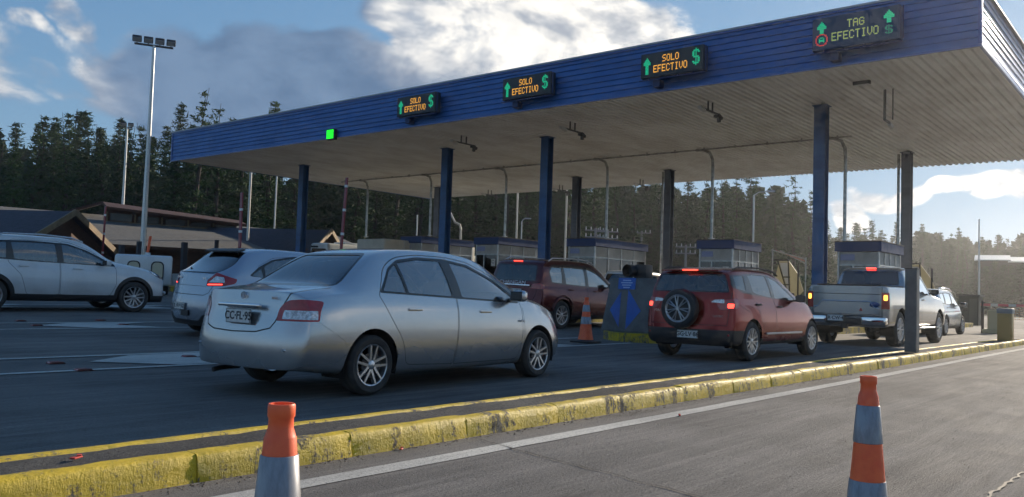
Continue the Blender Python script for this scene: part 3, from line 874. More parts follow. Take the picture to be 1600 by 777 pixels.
bm = B(); box(bm, ((XF+XB)/2, (YR+YL)/2, ZT+.03), (XB-XF+.16, YL-YR+.16, .05)); obj('roof', bm, mat('roof_metal', (.35, .37, .40), .5, .6), canopy)
# edge trims
bm = B()
box(bm, (XF-.02, (YR+YL)/2, ZT-.02), (.07, YL-YR+.1, .06)); box(bm, (XF-.02, (YR+YL)/2, ZB_-.045), (.07, YL-YR+.1, .05))
box(bm, (XF-.02, YR-.02, (ZT+ZB_)/2), (.08, .08, ZT-ZB_+.02)); box(bm, (XF-.02, YL+.02, (ZT+ZB_)/2), (.08, .08, ZT-ZB_+.02))
box(bm, ((XF+XB)/2, YR-.02, ZB_-.045), (XB-XF-.1, .07, .05))
obj('edge_trim', bm, mat('trim_blue', (.05, .10, .28), .3, .5, coat=.5), canopy)
# corrugated soffit: ribs run across the lanes' direction of travel
bm = B(); yy = YR+.04; pts = []
per = .235
while yy < YL-.04:
    pts += [(yy, ZB_+.0), (yy+per*.42, ZB_+.0), (yy+per*.52, ZB_+.06), (yy+per*.90, ZB_+.06)]
    yy += per
pts.append((YL-.03, ZB_))
for seg in range(3):
    xa = XF+.03+(XB-XF-.03)/3*seg; xb = xa+(XB-XF-.03)/3-.012
    A = [bm.verts.new((xa, y, z+.004*seg)) for y, z in pts]; C_ = [bm.verts.new((xb, y, z+.004*seg)) for y, z in pts]
    for i in range(len(pts)-1): bm.faces.new((A[i], C_[i], C_[i+1], A[i+1]))
obj('soffit', bm, SOFF, canopy)
bm = B(); box(bm, (XB-.05, (YR+YL)/2, ZB_+.35), (.03, YL-YR-.1, .58)); obj('rear_fascia', bm, mat('rear_grey', (.3, .3, .3), .6), canopy)
IS = [9.3, 14.7, 20.15, 25.65, 31.0, 36.0]
def hbeam(x, y, z0, z1, w=.36, tf=.02):
    bm = B(); box(bm, (x-w/2+tf/2, y, (z0+z1)/2), (tf, w, z1-z0), bev=.002); box(bm, (x+w/2-tf/2, y, (z0+z1)/2), (tf, w, z1-z0), bev=.002)
    box(bm, (x, y, (z0+z1)/2), (w-2*tf, .014, z1-z0)); box(bm, (x, y, z0+.012), (w+.14, w+.14, .024)); box(bm, (x, y, z1-.012), (w+.1, w+.1, .02))
    for a in (-.2, .2):
        for c in (-.2, .2): cyl(bm, (x+a, y+c, z0+.02), (x+a, y+c, z0+.06), .015, n=6)
    return bm
for y in (9.3, 20.15, 25.65, 35.9):
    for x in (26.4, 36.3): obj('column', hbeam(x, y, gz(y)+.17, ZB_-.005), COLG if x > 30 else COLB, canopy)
for y in (9.3+.30, 20.15+.3):
    bm = B(); tube(bm, [(36.2, y, 7.1), (36.2, y, gz(y)+.2)], .055, 10); obj('downpipe', bm, POST, canopy)
# cable conduit under the soffit with swan-neck drops to each booth
bm = B(); tube(bm, [(31.5, 10.0, ZB_-.07), (31.5, 39.2, ZB_-.07)], .035, 8)
for k in range(22): box(bm, (31.5, 10.5+1.35*k, ZB_-.05), (.06, .05, .14))
obj('conduit_run', bm, POST, canopy)
for y in (10.2, 15.5, 20.6, 26.5, 31.7, 36.8):
    bm = B(); tube(bm, [(31.5, y+.75, ZB_-.07), (31.5, y+.45, ZB_-.09), (31.5, y+.15, ZB_-.22), (31.5, y+.02, ZB_-.5), (31.5, y, ZB_-.8), (31.5, y, gz(y)+3.18)], .06, 10)
    box(bm, (31.5, y, gz(y)+3.22), (.2, .2, .03)); obj('conduit_drop', bm, POST, canopy)
bm = B(); tube(bm, [(40.9, 39.8, 7.1), (40.2, 38.6, 6.1), (39.0, 37.0, 5.3), (38.6, 36.2, 5.1), (38.5, 36.0, 4.8), (38.5, 36.0, gz(36)+.2)], .07, 10); obj('downpipe', bm, mat('pipe_white', (.6, .62, .62), .35), canopy)

# surveillance cameras on brackets below the soffit
GREYB = mat('bracket_grey', (.13, .13, .13), .6, .3)
cam_proto = empty('camera_bracket', (0, 0, 0), '', 'camera bracket')
b = B(); box(b, (0, 0, -.30), (1.25, .05, .05)); box(b, (-.22, 0, -.15), (.04, .04, .30)); box(b, (.08, 0, -.15), (.04, .04, .30)); obj('bracket_bar', b, GREYB, cam_proto)
b = B(); box(b, (-.62, .0, -.33), (.34, .11, .10), ry(R(12)), bev=.01); box(b, (-.80, 0, -.30), (.06, .13, .02), ry(R(12))); obj('camera_housing', b, mat('camera_white', (.6, .6, .58), .4), cam_proto, 40)
b = B(); box(b, (.58, .0, -.36), (.26, .13, .10), ry(R(20)), bev=.01); box(b, (.60, .13, -.33), (.18, .08, .08)); box(b, (.55, 0, -.47), (.10, .10, .14), bev=.01); obj('sensor_box', b, GREYB, cam_proto)
spots = [(24.6, 22.95, 'second from the left along the front of the soffit'), (24.6, 17.6, 'hanging below the second lane sign from the left'), (24.2, 12.0, 'hanging below the third lane sign from the left'),
         (38.7, 33.8, 'far back under the soffit beside the leftmost bright pipe'), (38.7, 28.4, 'far back under the soffit between second and third front columns'), (38.7, 23.1, 'far back under the soffit left of the thin grey columns')]
for i, (x, y, lab) in enumerate(spots):
    o = cam_proto if i == 0 else copy_tree(cam_proto); o.location = (x, y, ZB_)
    tag(o, 'camera bracket '+lab, 'camera bracket', 'camera brackets under the canopy')
o = empty('hanging_camera_pole', (25.3, 7.1, ZB_), 'slim grey pole hanging under the canopy near its right end with a small camera', 'camera pole')
b = B(); box(b, (0, 0, -.45), (.06, .06, .9)); box(b, (.0, -.22, -.45), (.03, .03, .9)); box(b, (.12, -.05, -.92), (.5, .05, .05)); obj('pole', b, GREYB, o)
b = B(); box(b, (.42, -.05, -.99), (.28, .1, .1), ry(R(15)), bev=.01); obj('camera_housing', b, mat('camera_white', (.6, .6, .58), .4), o, 40)
o = empty('ceiling_lamp', (24.0, 7.35, ZB_), 'small flat unlit lamp fixed to the soffit left of the hanging pole', 'lamp')
b = B(); box(b, (0, 0, -.05), (.16, .46, .1), bev=.02, seg=2); obj('housing', b, GREYB, o, 40)
b = B(); box(b, (0, 0, -.106), (.11, .40, .012)); obj('diffuser', b, PLATEW, o)

# ------------------------------------------------------------------ LED lane signs
FONT = {'S': ["01111", "10000", "10000", "01110", "00001", "00001", "11110"], 'O': ["01110", "10001", "10001", "10001", "10001", "10001", "01110"],
 'L': ["10000"]*6+["11111"], 'E': ["11111", "10000", "10000", "11110", "10000", "10000", "11111"], 'F': ["11111", "10000", "10000", "11110", "10000", "10000", "10000"],
 'C': ["01110", "10001", "10000", "10000", "10000", "10001", "01110"], 'T': ["11111"]+["00100"]*6, 'I': ["01110"]+["00100"]*5+["01110"],
 'V': ["10001"]*5+["01010", "00100"], 'A': ["01110", "10001", "10001", "11111", "10001", "10001", "10001"], 'G': ["01110", "10001", "10000", "10111", "10001", "10001", "01110"]}
ARROW = ["0001000", "0011100", "0111110", "1111111", "1111111", "0011100", "0011100", "0011100", "0011100", "0011100", "0011100"]
DOLLAR = ["0001000", "0111110", "1101011", "1101000", "1101000", "0111110", "0001011", "0001011", "1101011", "0111110", "0001000"]
CIRC = ["00011111000", "01100000110", "01000000010", "10000000001", "10000000001", "10000000001", "10000000001", "10000000001", "01000000010", "01100000110", "00011111000"]
CARG = ["01110", "10001", "11111", "11111", "10001"]
AMB = mat('led_amber', (.5, .25, .02), .5, emit=(1.0, .46, .06), estr=.6)
YLW = mat('led_yellow', (.4, .4, .02), .5, emit=(.50, .65, .28), estr=.28)
GRN = mat('led_green', (.02, .3, .15), .5, emit=(.02, .75, .36), estr=.32)
REDL = mat('led_red', (.4, .02, .02), .5, emit=(1.0, .10, .07), estr=.35)
PANEL = mat('sign_panel', (.035, .037, .038), .45); PANEL2 = mat('sign_panel_faded', (.035, .06, .12), .45)
def dots(parent, name, rows, cy, cz, px, pz, m_, fill=.86):
    b = B(); W_ = len(rows[0]); H_ = len(rows)
    for j, r in enumerate(rows):
        for i, ch in enumerate(r):
            if ch == '1': box(b, (-.012, cy+(W_/2-i-.5)*px, cz+(H_/2-j-.5)*pz), (.006, px*fill, pz*fill))
    return obj(name, b, m_, parent)
def word(w): return [''.join(FONT[c][r]+'0' for c in w)[:-1] for r in range(7)]
def lane_sign(y, kind, label, z=7.83, w=2.05, h=.74):
    o = empty('lane_sign', (XF-.42, y, z), label, 'LED sign', 'LED lane signs on the canopy fascia')
    b = B(); box(b, (.14, 0, 0), (.28, w, h), bev=.015); obj('housing', b, mat('sign_case', (.03, .035, .045), .5) if kind == 'solo' else PANEL2, o)
    b = B(); box(b, (-.004, 0, 0), (.008, w-.1, h-.1)); obj('display', b, PANEL if kind == 'solo' else PANEL2, o)
    b = B()
    box(b, (.02, 0, -h/2-.06), (.03, w+.1, .03)); box(b, (.02, -w/2-.07, -.02), (.03, .025, h-.05))
    for k in (-.7, -.2, .3, .75): box(b, (.05, k, -h/2-.03), (.03, .03, .07))
    box(b, (.25, .55, -h/2-.16), (.26, .22, .2)); box(b, (.36, -.6, 0), (.16, .06, .06)); box(b, (.36, .6, 0), (.16, .06, .06))
    obj('mounting_bracket', b, mat('bracket_blue', (.03, .05, .13), .5, .3), o)
    if kind == 'solo':
        dots(o, 'lettering', word('SOLO'), .02, .155, .0235, .029, AMB); dots(o, 'lettering', word('EFECTIVO'), .03, -.13, .0235, .031, AMB)
        dots(o, 'arrow_symbol', ARROW, .80, -.02, .034, .046, GRN); dots(o, 'dollar_symbol', DOLLAR, -.80, .04, .034, .046, GRN)
    else:
        dots(o, 'lettering', word('TAG'), -.02, .17, .025, .029, YLW); dots(o, 'lettering', word('EFECTIVO'), .0, -.12, .0245, .031, YLW)
        dots(o, 'arrow_symbol', ARROW[:8], .83, .16, .034, .04, GRN); dots(o, 'arrow_symbol', ARROW[:8], -.82, .17, .036, .04, GRN)
        dots(o, 'ring_symbol', CIRC, .83, -.16, .028, .028, REDL); dots(o, 'car_symbol', CARG, .83, -.16, .028, .028, GRN)
        dots(o, 'dollar_symbol', DOLLAR[::1], -.82, -.16, .026, .022, GRN, .5)
lane_sign(22.65, 'solo', 'LED sign reading SOLO EFECTIVO, leftmost and smallest, nearest the plain green light')
lane_sign(17.40, 'solo', 'LED sign reading SOLO EFECTIVO, middle one of the three')
lane_sign(11.98, 'solo', 'LED sign reading SOLO EFECTIVO, faded and nearest the TAG sign')
lane_sign(6.78, 'tag', 'LED sign reading TAG EFECTIVO with red ring symbol and two arrows', w=2.15, z=7.90, h=.86)
o = empty('lane_light', (XF-.2, 27.9, 7.24), 'square bright green lane light low on the left of the fascia', 'signal light')
b = B(); box(b, (.08, 0, 0), (.16, .50, .44), bev=.01); obj('housing', b, PANEL, o)
b = B(); box(b, (-.006, .03, .01), (.012, .42, .36)); obj('light_panel', b, mat('green_light', (0, .5, 0), .5, emit=(.01, 1, .02), estr=1.1), o)

# ------------------------------------------------------------------ toll islands, booths, barriers
ISLM = gmat('island_concrete', (.20, .19, .18), (.13, .125, .12), (.27, .26, .24), streak=False, bump=.3)
def island(y):
    z0 = gz(y); x0, x1, w = 14.8, 46.0, .72
    b = B(); pl = []
    for k in range(9): a = math.pi/2+math.pi*k/8; pl.append((x0+w+w*math.cos(a), y+w*math.sin(a)))
    for k in range(9): a = -math.pi/2+math.pi*k/8; pl.append((x1-w+w*math.cos(a), y+w*math.sin(a)))
    prism(b, pl, 'z', z0-.1, z0+.17)
    for f in b.faces: f.material_index = 1 if abs(f.normal.z) < .5 else 0
    inner = [(px_, py_) for px_, py_ in inset(pl, .12)]
    tp = B()
    me = obj('traffic_island', b, [ISLM, worn_yellow('island_yellow', .50)]); tag(me, kind='structure')
    rim = B(); A = [rim.verts.new((px_, py_, z0+.174)) for px_, py_ in pl]; C_ = [rim.verts.new((px_, py_, z0+.174)) for px_, py_ in inner]
    for i in range(len(pl)): rim.faces.new((A[i], A[(i+1) % len(pl)], C_[(i+1) % len(pl)], C_[i]))
    bmesh.ops.recalc_face_normals(rim, faces=rim.faces[:])
    tag(obj('island_paint', rim, YELW), kind='structure')
for y in IS: island(y)

ALU = mat('aluminium', (.55, .56, .56), .35, .7, var=.3, vscale=5)
BWALL = mat('booth_panel', (.50, .51, .50), .5, var=.25, vscale=2, grime=.2)
BDARK = mat('booth_interior', (.03, .03, .035), .8)
def booth(y, x0, ln, label, glow=False, w=1.45):
    z0 = gz(y)+.17; h = 2.95
    o = empty('toll_booth', (x0, y, z0), label, 'toll booth', 'toll booths on the lane islands')
    b = B(); box(b, (ln/2, 0, h-.17), (ln+.16, w+.16, .34), bev=.01); obj('roof', b, mat('booth_blue', (.03, .065, .19), .45, .2, grime=.1), o)
    b = B(); box(b, (ln/2, 0, h+.02), (ln+.2, w+.2, .03)); obj('roof_edge', b, mat('booth_edge', (.10, .10, .09), .6), o)
    b = B()
    for sx in (.03, ln-.03):
        for sy in (-1, 1): box(b, (sx, sy*(w/2-.03), (h-.34)/2), (.06, .06, h-.34))
    for sy in (-1, 1): 
        for q in (.25, .5, .75): box(b, (ln*q, sy*(w/2-.025), (h-.34)/2+.45), (.05, .05, h-1.2))
        box(b, (ln/2, sy*(w/2-.025), 2.13), (ln-.12, .052, .05)); box(b, (ln/2, sy*(w/2-.025), 1.0), (ln-.12, .052, .05))
    box(b, (.025, 0, 2.13), (.052, w-.12, .05)); box(b, (.025, 0, 1.0), (.052, w-.12, .05)); box(b, (.025, w*.12, 1.3), (.05, .05, 1.7))
    obj('frame', b, ALU, o)
    b = B()
    for sy in (-1, 1):
        box(b, (ln/2, sy*(w/2-.04), 2.37), (ln-.12, .02, .45)); box(b, (ln/2, sy*(w/2-.04), .5), (ln-.12, .02, .96))
    box(b, (.04, 0, 2.37), (.02, w-.12, .45)); box(b, (.04, 0, .5), (.02, w-.12, .96)); box(b, (ln-.04, 0, 1.3), (.02, w-.12, 2.6))
    obj('wall_panel', b, BWALL, o)
    for nm, c, s_ in (('window', (.04, 0, 1.56), (.012, w-.12, 1.08)), ('window', (ln/2, -w/2+.04, 1.56), (ln-.12, .012, 1.08)), ('window', (ln/2, w/2-.04, 1.56), (ln-.12, .012, 1.08))):
        b = B(); box(b, c, s_); obj(nm, b, WINDOWG, o)
    b = B(); box(b, (ln*.42, 0, .95), (.5, w*.7, .06)); box(b, (ln*.45, 0, 1.25), (.1, .4, .32), bev=.02); box(b, (ln*.7, .1, .6), (.45, .45, .08), bev=.02); box(b, (ln*.7+.2, .1, .95), (.08, .42, .6), bev=.02); obj('desk', b, BDARK, o)
    b = B(); box(b, (.012, w*.26, 2.40), (.015, .5, .22)); obj('sign_panel', b, mat('booth_sign', (.28, .33, .55), .5), o)
    b = B(); box(b, (.012, -w*.30, 1.72), (.012, .26, .34)); obj('notice', b, PLATEW, o)
    b = B(); lathe(b, [(.075+.012*math.cos(a), .012*math.sin(a)) for a in [2*math.pi*k/6 for k in range(6)]], Matrix.Translation((.0, -w*.30, 1.76)) @ Matrix.Rotation(R(-90), 4, 'Y'), 18, closed=True); obj('notice_ring', b, PLATEB, o)
    if glow:
        b = B(); box(b, (.35, .12, 1.42), (.1, .14, .14), bev=.03, seg=2); obj('window_glow', b, mat('orange_glow', (.8, .2, .02), .5, emit=(1, .3, .04), estr=1.5), o, 40)  # small glowing orange box behind the front window
    return o
booth(9.55, 31.0, 2.7, 'toll booth behind the pickup, far right of the row')
booth(15.05, 31.0, 2.5, 'toll booth above the roof of the red compact SUV')
booth(21.55, 31.0, 4.4, 'long toll booth with many side windows behind the maroon SUV')
booth(27.2, 31.0, 4.0, 'toll booth with a small orange glow in its front window', True)
booth(32.5, 31.0, 4.0, 'toll booth just left of the second front column, mostly behind the sedan roof')

# grey concrete guard block with the blue diamond
o = empty('guard_block', (15.2, 9.3, gz(9.3)+.17), 'grey concrete block with a blue diamond, at the nose of the first island', 'concrete block')
b = B(); z1 = 1.14
f0 = [(.0, .72, 0), (.0, -.66, 0), (1.5, -.66, 0), (1.5, .72, 0)]; f1 = [(.12, .56, z1), (.12, -.62, z1), (1.4, -.62, z1), (1.4, .56, z1)]
A = [b.verts.new(p) for p in f0]; C_ = [b.verts.new(p) for p in f1]
b.faces.new(A[::-1]); b.faces.new(C_)
for i in range(4): b.faces.new((A[i], A[(i+1) % 4], C_[(i+1) % 4], C_[i]))
bmesh.ops.recalc_face_normals(b, faces=b.faces[:]); bmesh.ops.bevel(b, geom=b.edges[:], offset=.02, segments=2, affect='EDGES')
obj('block', b, mat('block_grey', (.17, .175, .175), .85, var=.4, vscale=3, vcol=(.10, .105, .105), bump=.4, bscale=20), o, 40)
ln = math.atan2(.12, z1)
def onf(y, z, d=.006): return (.12*z/z1-d, y, z)
BL = mat('sign_blue', (.015, .12, .48), .45, var=.25, vscale=6)
for side, pp in (('l', [(.52, .46), (.27, .86), (.27, .10)]), ('r', [(-.24, .46), (.10, .90), (.10, .06)])):
    b = B(); A = [b.verts.new(onf(y, z)) for y, z in pp]; C_ = [b.verts.new(onf(y, z, .001)) for y, z in pp]
    b.faces.new(A); b.faces.new(C_[::-1])
    for i in range(3): b.faces.new((A[i], C_[i], C_[(i+1) % 3], A[(i+1) % 3]))
    bmesh.ops.recalc_face_normals(b, faces=b.faces[:]); obj('diamond_half', b, BL, o)
b = B(); box(b, (0, 0, 0), (.012, .42, .24)); bmesh.ops.transform(b, matrix=Matrix.Translation(onf(.14, 1.02, .012)) @ Matrix.Rotation(ln, 4, 'Y'), verts=b.verts[:])
nt_ = obj('notice', b, BL, o)
lines_m = mat('notice_text', (.45, .55, .75), .5)
for zz_, ww_ in ((1.09, .20), (1.04, .28), (.99, .22), (.94, .16)):
    b = B(); box(b, (0, 0, 0), (.003, ww_, .022)); bmesh.ops.transform(b, matrix=Matrix.Translation(onf(.14, zz_, .021)) @ Matrix.Rotation(ln, 4, 'Y'), verts=b.verts[:]); obj('notice_line', b, lines_m, nt_)
o = empty('traffic_lamp', (15.9, 9.5, gz(9.3)+.17+1.14), 'black lamp housing with a round hood standing on the grey block', 'lamp')
b = B(); box(b, (.12, -.02, .16), (.30, .30, .30), bev=.02, seg=2); box(b, (.1, 0, .01), (.3, .42, .03)); obj('housing', b, BLACK, o, 40)
b = B(); cyl(b, (.0, .16, .17), (-.2, .20, .17), .13, .14, 20, caps=False); cyl(b, (.0, .16, .17), (.02, .16, .17), .13, n=20); obj('hood', b, BLACK, o, 40)

# raised boom barriers, red with white bands
BOOMR = mat('boom_red', (.26, .02, .04), .4, coat=.4); BOOMW = mat('boom_white', (.7, .7, .7), .4)
def barrier(x, y, top, lean, label, w=.13):
    z0 = gz(y)+.17; o = empty('boom_barrier', (x, y, z0), label, 'boom barrier', 'raised red and white boom barriers')
    b = B(); box(b, (0, 0, .5), (.32, .34, 1.0), bev=.03, seg=2); box(b, (0, 0, 1.02), (.34, .36, .04)); obj('cabinet', b, mat('barrier_grey', (.3, .3, .3), .5), o, 40)
    d = Vector((0, math.sin(lean), math.cos(lean))); p0 = Vector((-.24, 0, .9)); Ln = (top-z0-.9)/math.cos(lean)
    Mr = Matrix.Rotation(-lean, 3, 'X')
    b = B(); box(b, p0+d*Ln/2, (.06, w, Ln), Mr, bev=.01); a = obj('boom', b, BOOMR, o)
    k = .55
    while k < Ln-.3:
        b = B(); box(b, p0+d*k, (.066, w+.006, .10), Mr); obj('reflective_band', b, BOOMW, a); k += .92
    b = B(); cyl(b, (-.28, 0, .9), (-.16, 0, .9), .09, n=16); obj('pivot', b, DARKMETAL, o, 40)
barrier(20.9, 25.6, 5.15, R(-3.5), 'raised boom just right of the leftmost canopy column, its tip over the soffit')
barrier(20.0, 31.0, 4.75, R(1.0), 'shorter raised boom left of the leftmost canopy column beside a thin white pole', .17)
barrier(19.2, 41.6, 4.5, R(-1.0), 'thin faded raised boom in front of the left wooden gable', .12)

# slanted wind screens and lane-exit booms behind the booths
SCREEN = mat('screen_cream', (.55, .52, .38), .5, var=.2, vscale=2)
def backlit(M, col):
    n = NT(M.node_tree); tr = n.N.new('ShaderNodeBsdfTranslucent'); tr.inputs[0].default_value = (*col, 1); mx = n.N.new('ShaderNodeMixShader'); mx.inputs[0].default_value = .6
    n.L.new(n.N['Principled BSDF'].outputs[0], mx.inputs[1]); n.L.new(tr.outputs[0], mx.inputs[2]); n.L.new(mx.outputs[0], n.N['Material Output'].inputs[0])
backlit(SCREEN, (.45, .43, .34))

def wind_screen(x, y, label):
    z0 = gz(y)+.17; o = empty('wind_screen', (x, y, z0), label, 'wind screen', 'cream wind screens behind the booths')
    b = B(); prism(b, [(.62, 0), (.60, 1.3), (.34, 2.45), (-.12, 2.45), (-.55, 1.85), (-.80, 1.1), (-.62, .9), (-.40, 0)], 'x', -.02, .02); obj('sheet', b, SCREEN, o)
    b = B(); prism(b, [(.30, 2.36), (-.05, 2.36), (-.12, 1.75), (.12, 1.75)], 'x', -.05, -.026); prism(b, [(.08, 1.68), (-.12, 1.68), (-.15, 1.4), (-.02, 1.4)], 'x', -.05, -.026); prism(b, [(-.03, 1.34), (-.16, 1.34), (-.20, .9), (-.12, .9)], 'x', -.05, -.026)
    pm_ = mat('pane_white', (.75, .75, .74), .3); obj('pane', b, pm_, o)
    b = B(); tube(b, [(-.06, .38, 2.45), (-.06, -.30, .3)], .03, 6); tube(b, [(-.06, -.10, 2.45), (-.06, -.22, .3)], .03, 6); tube(b, [(-.06, .62, 2.5), (-.06, -.16, 2.5)], .03, 6)
    for q in (1.72, 1.37): tube(b, [(-.06, .12, q), (-.06, -.2, q)], .025, 6)
    for s in (-.55, .66): tube(b, [(0, s, 0), (0, s, 2.3)], .04, 6)
    obj('frame', b, DARKMETAL, o)
wind_screen(37.6, 14.75, 'cream slanted screen left of the big blue column above the red SUV bonnet')
wind_screen(37.6, 9.2, 'cream slanted screen right of the grey post, beyond the pickup cab')
def exit_boom(x, y, dz, label):
    z0 = gz(y)+.17; o = empty('exit_boom', (x, y, z0), label, 'boom barrier', 'striped booms behind the booths')
    b = B(); box(b, (0, 0, .5), (.3, .3, 1.0), bev=.03); obj('cabinet', b, DARKMETAL, o)
    for q in range(3):
        b = B(); tube(b, [(0, .9-.2*q, 2.95-.02*q), (-.2, -.75, 2.52-.10*q)], .028, 6); obj('rod', b, mat('boom_pink', (.65, .35, .3), .4) if q % 2 else BOOMW, o)
    b = B(); tube(b, [(0, .85, 0), (0, .85, 3.0)], .03, 6); tube(b, [(-.2, -.75, .0), (-.2, -.75, 2.6)], .03, 6); obj('upright', b, POST, o)
exit_boom(37.2, 14.4, 0, 'three sloping striped rods over the left cream screen')

# post and cabinets on the kerb island
o = empty('grey_post', (16.25, 4.06, .125), 'square dark grey steel post standing on the kerb island in front of the pickup', 'post')
b = B(); box(b, (0, 0, .75), (.20, .20, 1.49), bev=.010); obj('shaft', b, mat('post_grey', (.13, .135, .14), .5, .3, var=.3, vscale=3), o)
b = B(); box(b, (0, 0, 1.50), (.215, .215, .015)); obj('end_plate', b, DARKMETAL, o)
o = empty('barrier_cabinet', (25.5, 4.07, .12), 'tall yellow-tan barrier cabinet at the far end of the kerb island', 'cabinet')
b = B(); box(b, (0, 0, .36), (.34, .34, .72), bev=.02, seg=2); obj('body', b, mat('cabinet_tan', (.42, .28, .08), .5, var=.3, vscale=3), o, 40)
b = B(); box(b, (0, 0, .78), (.37, .37, .14), bev=.03, seg=2); obj('cap', b, mat('cabinet_grey', (.2, .22, .24), .5), o, 40)
b = B(); box(b, (-.175, 0, .38), (.008, .24, .5)); obj('door', b, mat('cabinet_tan_door', (.38, .25, .07), .5), o)
o = empty('lane_boom', (36.5, 6.6, .0), 'lowered red and white boom with its post beyond the silver SUV', 'boom barrier')
b = B(); tube(b, [(0, 0, 0), (0, 0, 1.25)], .05, 8); obj('post', b, DARKMETAL, o)
b = B(); box(b, (0, -1.0, 1.08), (.05, 2.1, .09)); bo = obj('boom', b, mat('boom_lit', (.75, .2, .22), .4), o)
for q in (-.4, -1.0, -1.6):
    b = B(); box(b, (0, q, 1.08), (.055, .25, .094)); obj('white_band', b, BOOMW, bo)
b = B(); box(b, (0, -.45, .45), (.5, .5, .9), bev=.05); box(b, (0, -.45, .08), (.8, .8, .16), bev=.03); obj('base_block', b, mat('block_cream', (.5, .47, .3), .6), o)
o = empty('mesh_fence', (60, 3.5, 0), 'low orange mesh fence across the road at the right edge', 'fence')
for k in range(7):
    b = B(); tube(b, [(0, 6-2.2*k, 0), (0, 6-2.2*k, 1.15)], .04, 6); obj('post', b, DARKMETAL, o)
b = B()
for q in range(6): box(b, (0, -.6, .3+.15*q), (.02, 13.2, .02))
for q in range(60): box(b, (0, 6-.22*q, .67), (.015, .015, .8))
obj('mesh_panel', b, mat('mesh_orange', (.45, .2, .1), .6), o)
o = empty('dark_cabin', (*atAZ(1518, 50), 0), 'small dark green cabin beyond the silver SUV', 'cabin')
o.scale = (.62, .62, .9)
b = B(); box(b, (0, 0, .85), (1.6, 1.5, 1.7)); obj('wall', b, mat('cabin_green', (.03, .045, .04), .8), o)
b = B(); box(b, (0, 0, 1.75), (1.9, 1.8, .1)); obj('roof', b, mat('cabin_roof', (.06, .07, .07), .6), o)
b = B(); box(b, (-.81, .3, 1.1), (.03, .5, .5)); obj('window', b, TINTD, o)
b = B(); box(b, (-.81, -.35, .8), (.03, .55, 1.5)); obj('door', b, mat('cabin_door', (.05, .07, .06), .7), o)

# ------------------------------------------------------------------ traffic cones
CO = mat('cone_orange', (1.0, .17, .05), .45, var=.25, vscale=9, vcol=(.92, .12, .04)); CS = mat('cone_sleeve', (.33, .34, .36), .35, .25, var=.45, vscale=7, vcol=(.20, .20, .22), vstretch=(3, 3, 1))
def cone(x, y, z0, h, label, r0=.125, rt=.034, bands=None, base=.34, yaw=0.0):
    o = empty('traffic_cone', (x, y, z0), label, 'traffic cone', rot=(0, 0, yaw))
    rr = lambda z: r0+(rt*1.02-r0)*(z/h)
    b = B(); box(b, (0, 0, .018), (base, base, .036), bev=.012, seg=2); lathe(b, [(r0+.03, .036), (r0+.004, .06)], None, 32)
    obj('base', b, BLACK, o, 40)
    b = B()
    prof = [(r0+.004, .05)]+[(rr(h*q), h*q) for q in (.2, .4, .6, .8, .895)]+[(rt*1.18, h*.90), (rt*.98, h*.925), (rt*.96, h*.955), (rt*1.06, h*.962), (rt*1.06, h*.995), (rt*1.0, h), (rt*.82, h), (rt*.80, h*.93), (rt*.8, h*.7)]
    lathe(b, prof, None, 40); obj('body', b, CO, o, 50)
    for z1_, z2_ in bands:
        b = B(); lathe(b, [(rr(z1_)+.001, z1_), (rr(z1_)+.0035, z1_+.002), (rr(z2_)+.0035, z2_-.002), (rr(z2_)+.001, z2_)], None, 40); obj('reflective_sleeve', b, CS, o, 50)
    return o
cone(1.135, 1.585, 0, .708, 'orange cone with one long grey sleeve, close to the camera left of centre', r0=.088, rt=.0285, bands=[(.10, .20), (.40, .597)])
cone(3.32, .98, 0, .70, 'orange cone with two grey bands, near the camera at the right', r0=.088, rt=.0285, bands=[(.17, .315), (.453, .592)])
cone(13.6, 9.30, gz(9.3)+.0, .88, 'distant orange cone with two grey bands beside the grey block', r0=.15, rt=.04, bands=[(.36, .50), (.60, .73)], base=.44)

# ------------------------------------------------------------------ masts, lamp posts, utility poles
MAST = mat('mast_white', (.62, .62, .60), .35, .5)
def flood_mast(px, D, h, n, label):
    x, y = atAZ(px, D); z0 = .55; az = math.atan2(y, x)
    o = empty('floodlight_mast', (x, y, z0), label, 'floodlight mast', rot=(0, 0, az))
    b = B(); tube(b, [(0, 0, 0), (0, 0, h*.33), (0, 0, h*.66), (0, 0, h)], [.14, .115, .09, .065], 12); obj('pole', b, MAST, o, 50)
    b = B(); wd = .46*(n-1); box(b, (0, 0, h), (.08, wd+.2, .08)); obj('crossbar', b, DARKMETAL, o)
    for k in range(n):
        yy = -wd/2+.46*k
        b = B(); box(b, (-.10, yy, h+.20), (.14, .38, .30), ry(R(-55)), bev=.02); box(b, (0, yy, h+.06), (.04, .05, .16)); fl = obj('floodlight', b, DARKMETAL, o)
        b = B(); box(b, (-.145, yy, h+.145), (.012, .32, .26), ry(R(-55))); obj('lens', b, mat('flood_lens', (.35, .37, .4), .2), fl)
    b = B(); tube(b, [(-.2, 0, 0), (-.2, 0, h*.9)], .008, 4); obj('cable', b, DARKMETAL, o)
flood_mast(223, 40, 10.75, 4, 'tall white mast with four floodlights, in front of the grey roof')
flood_mast(188, 66, 11.3, 2, 'shorter mast with two floodlights rising behind the lodge roof')
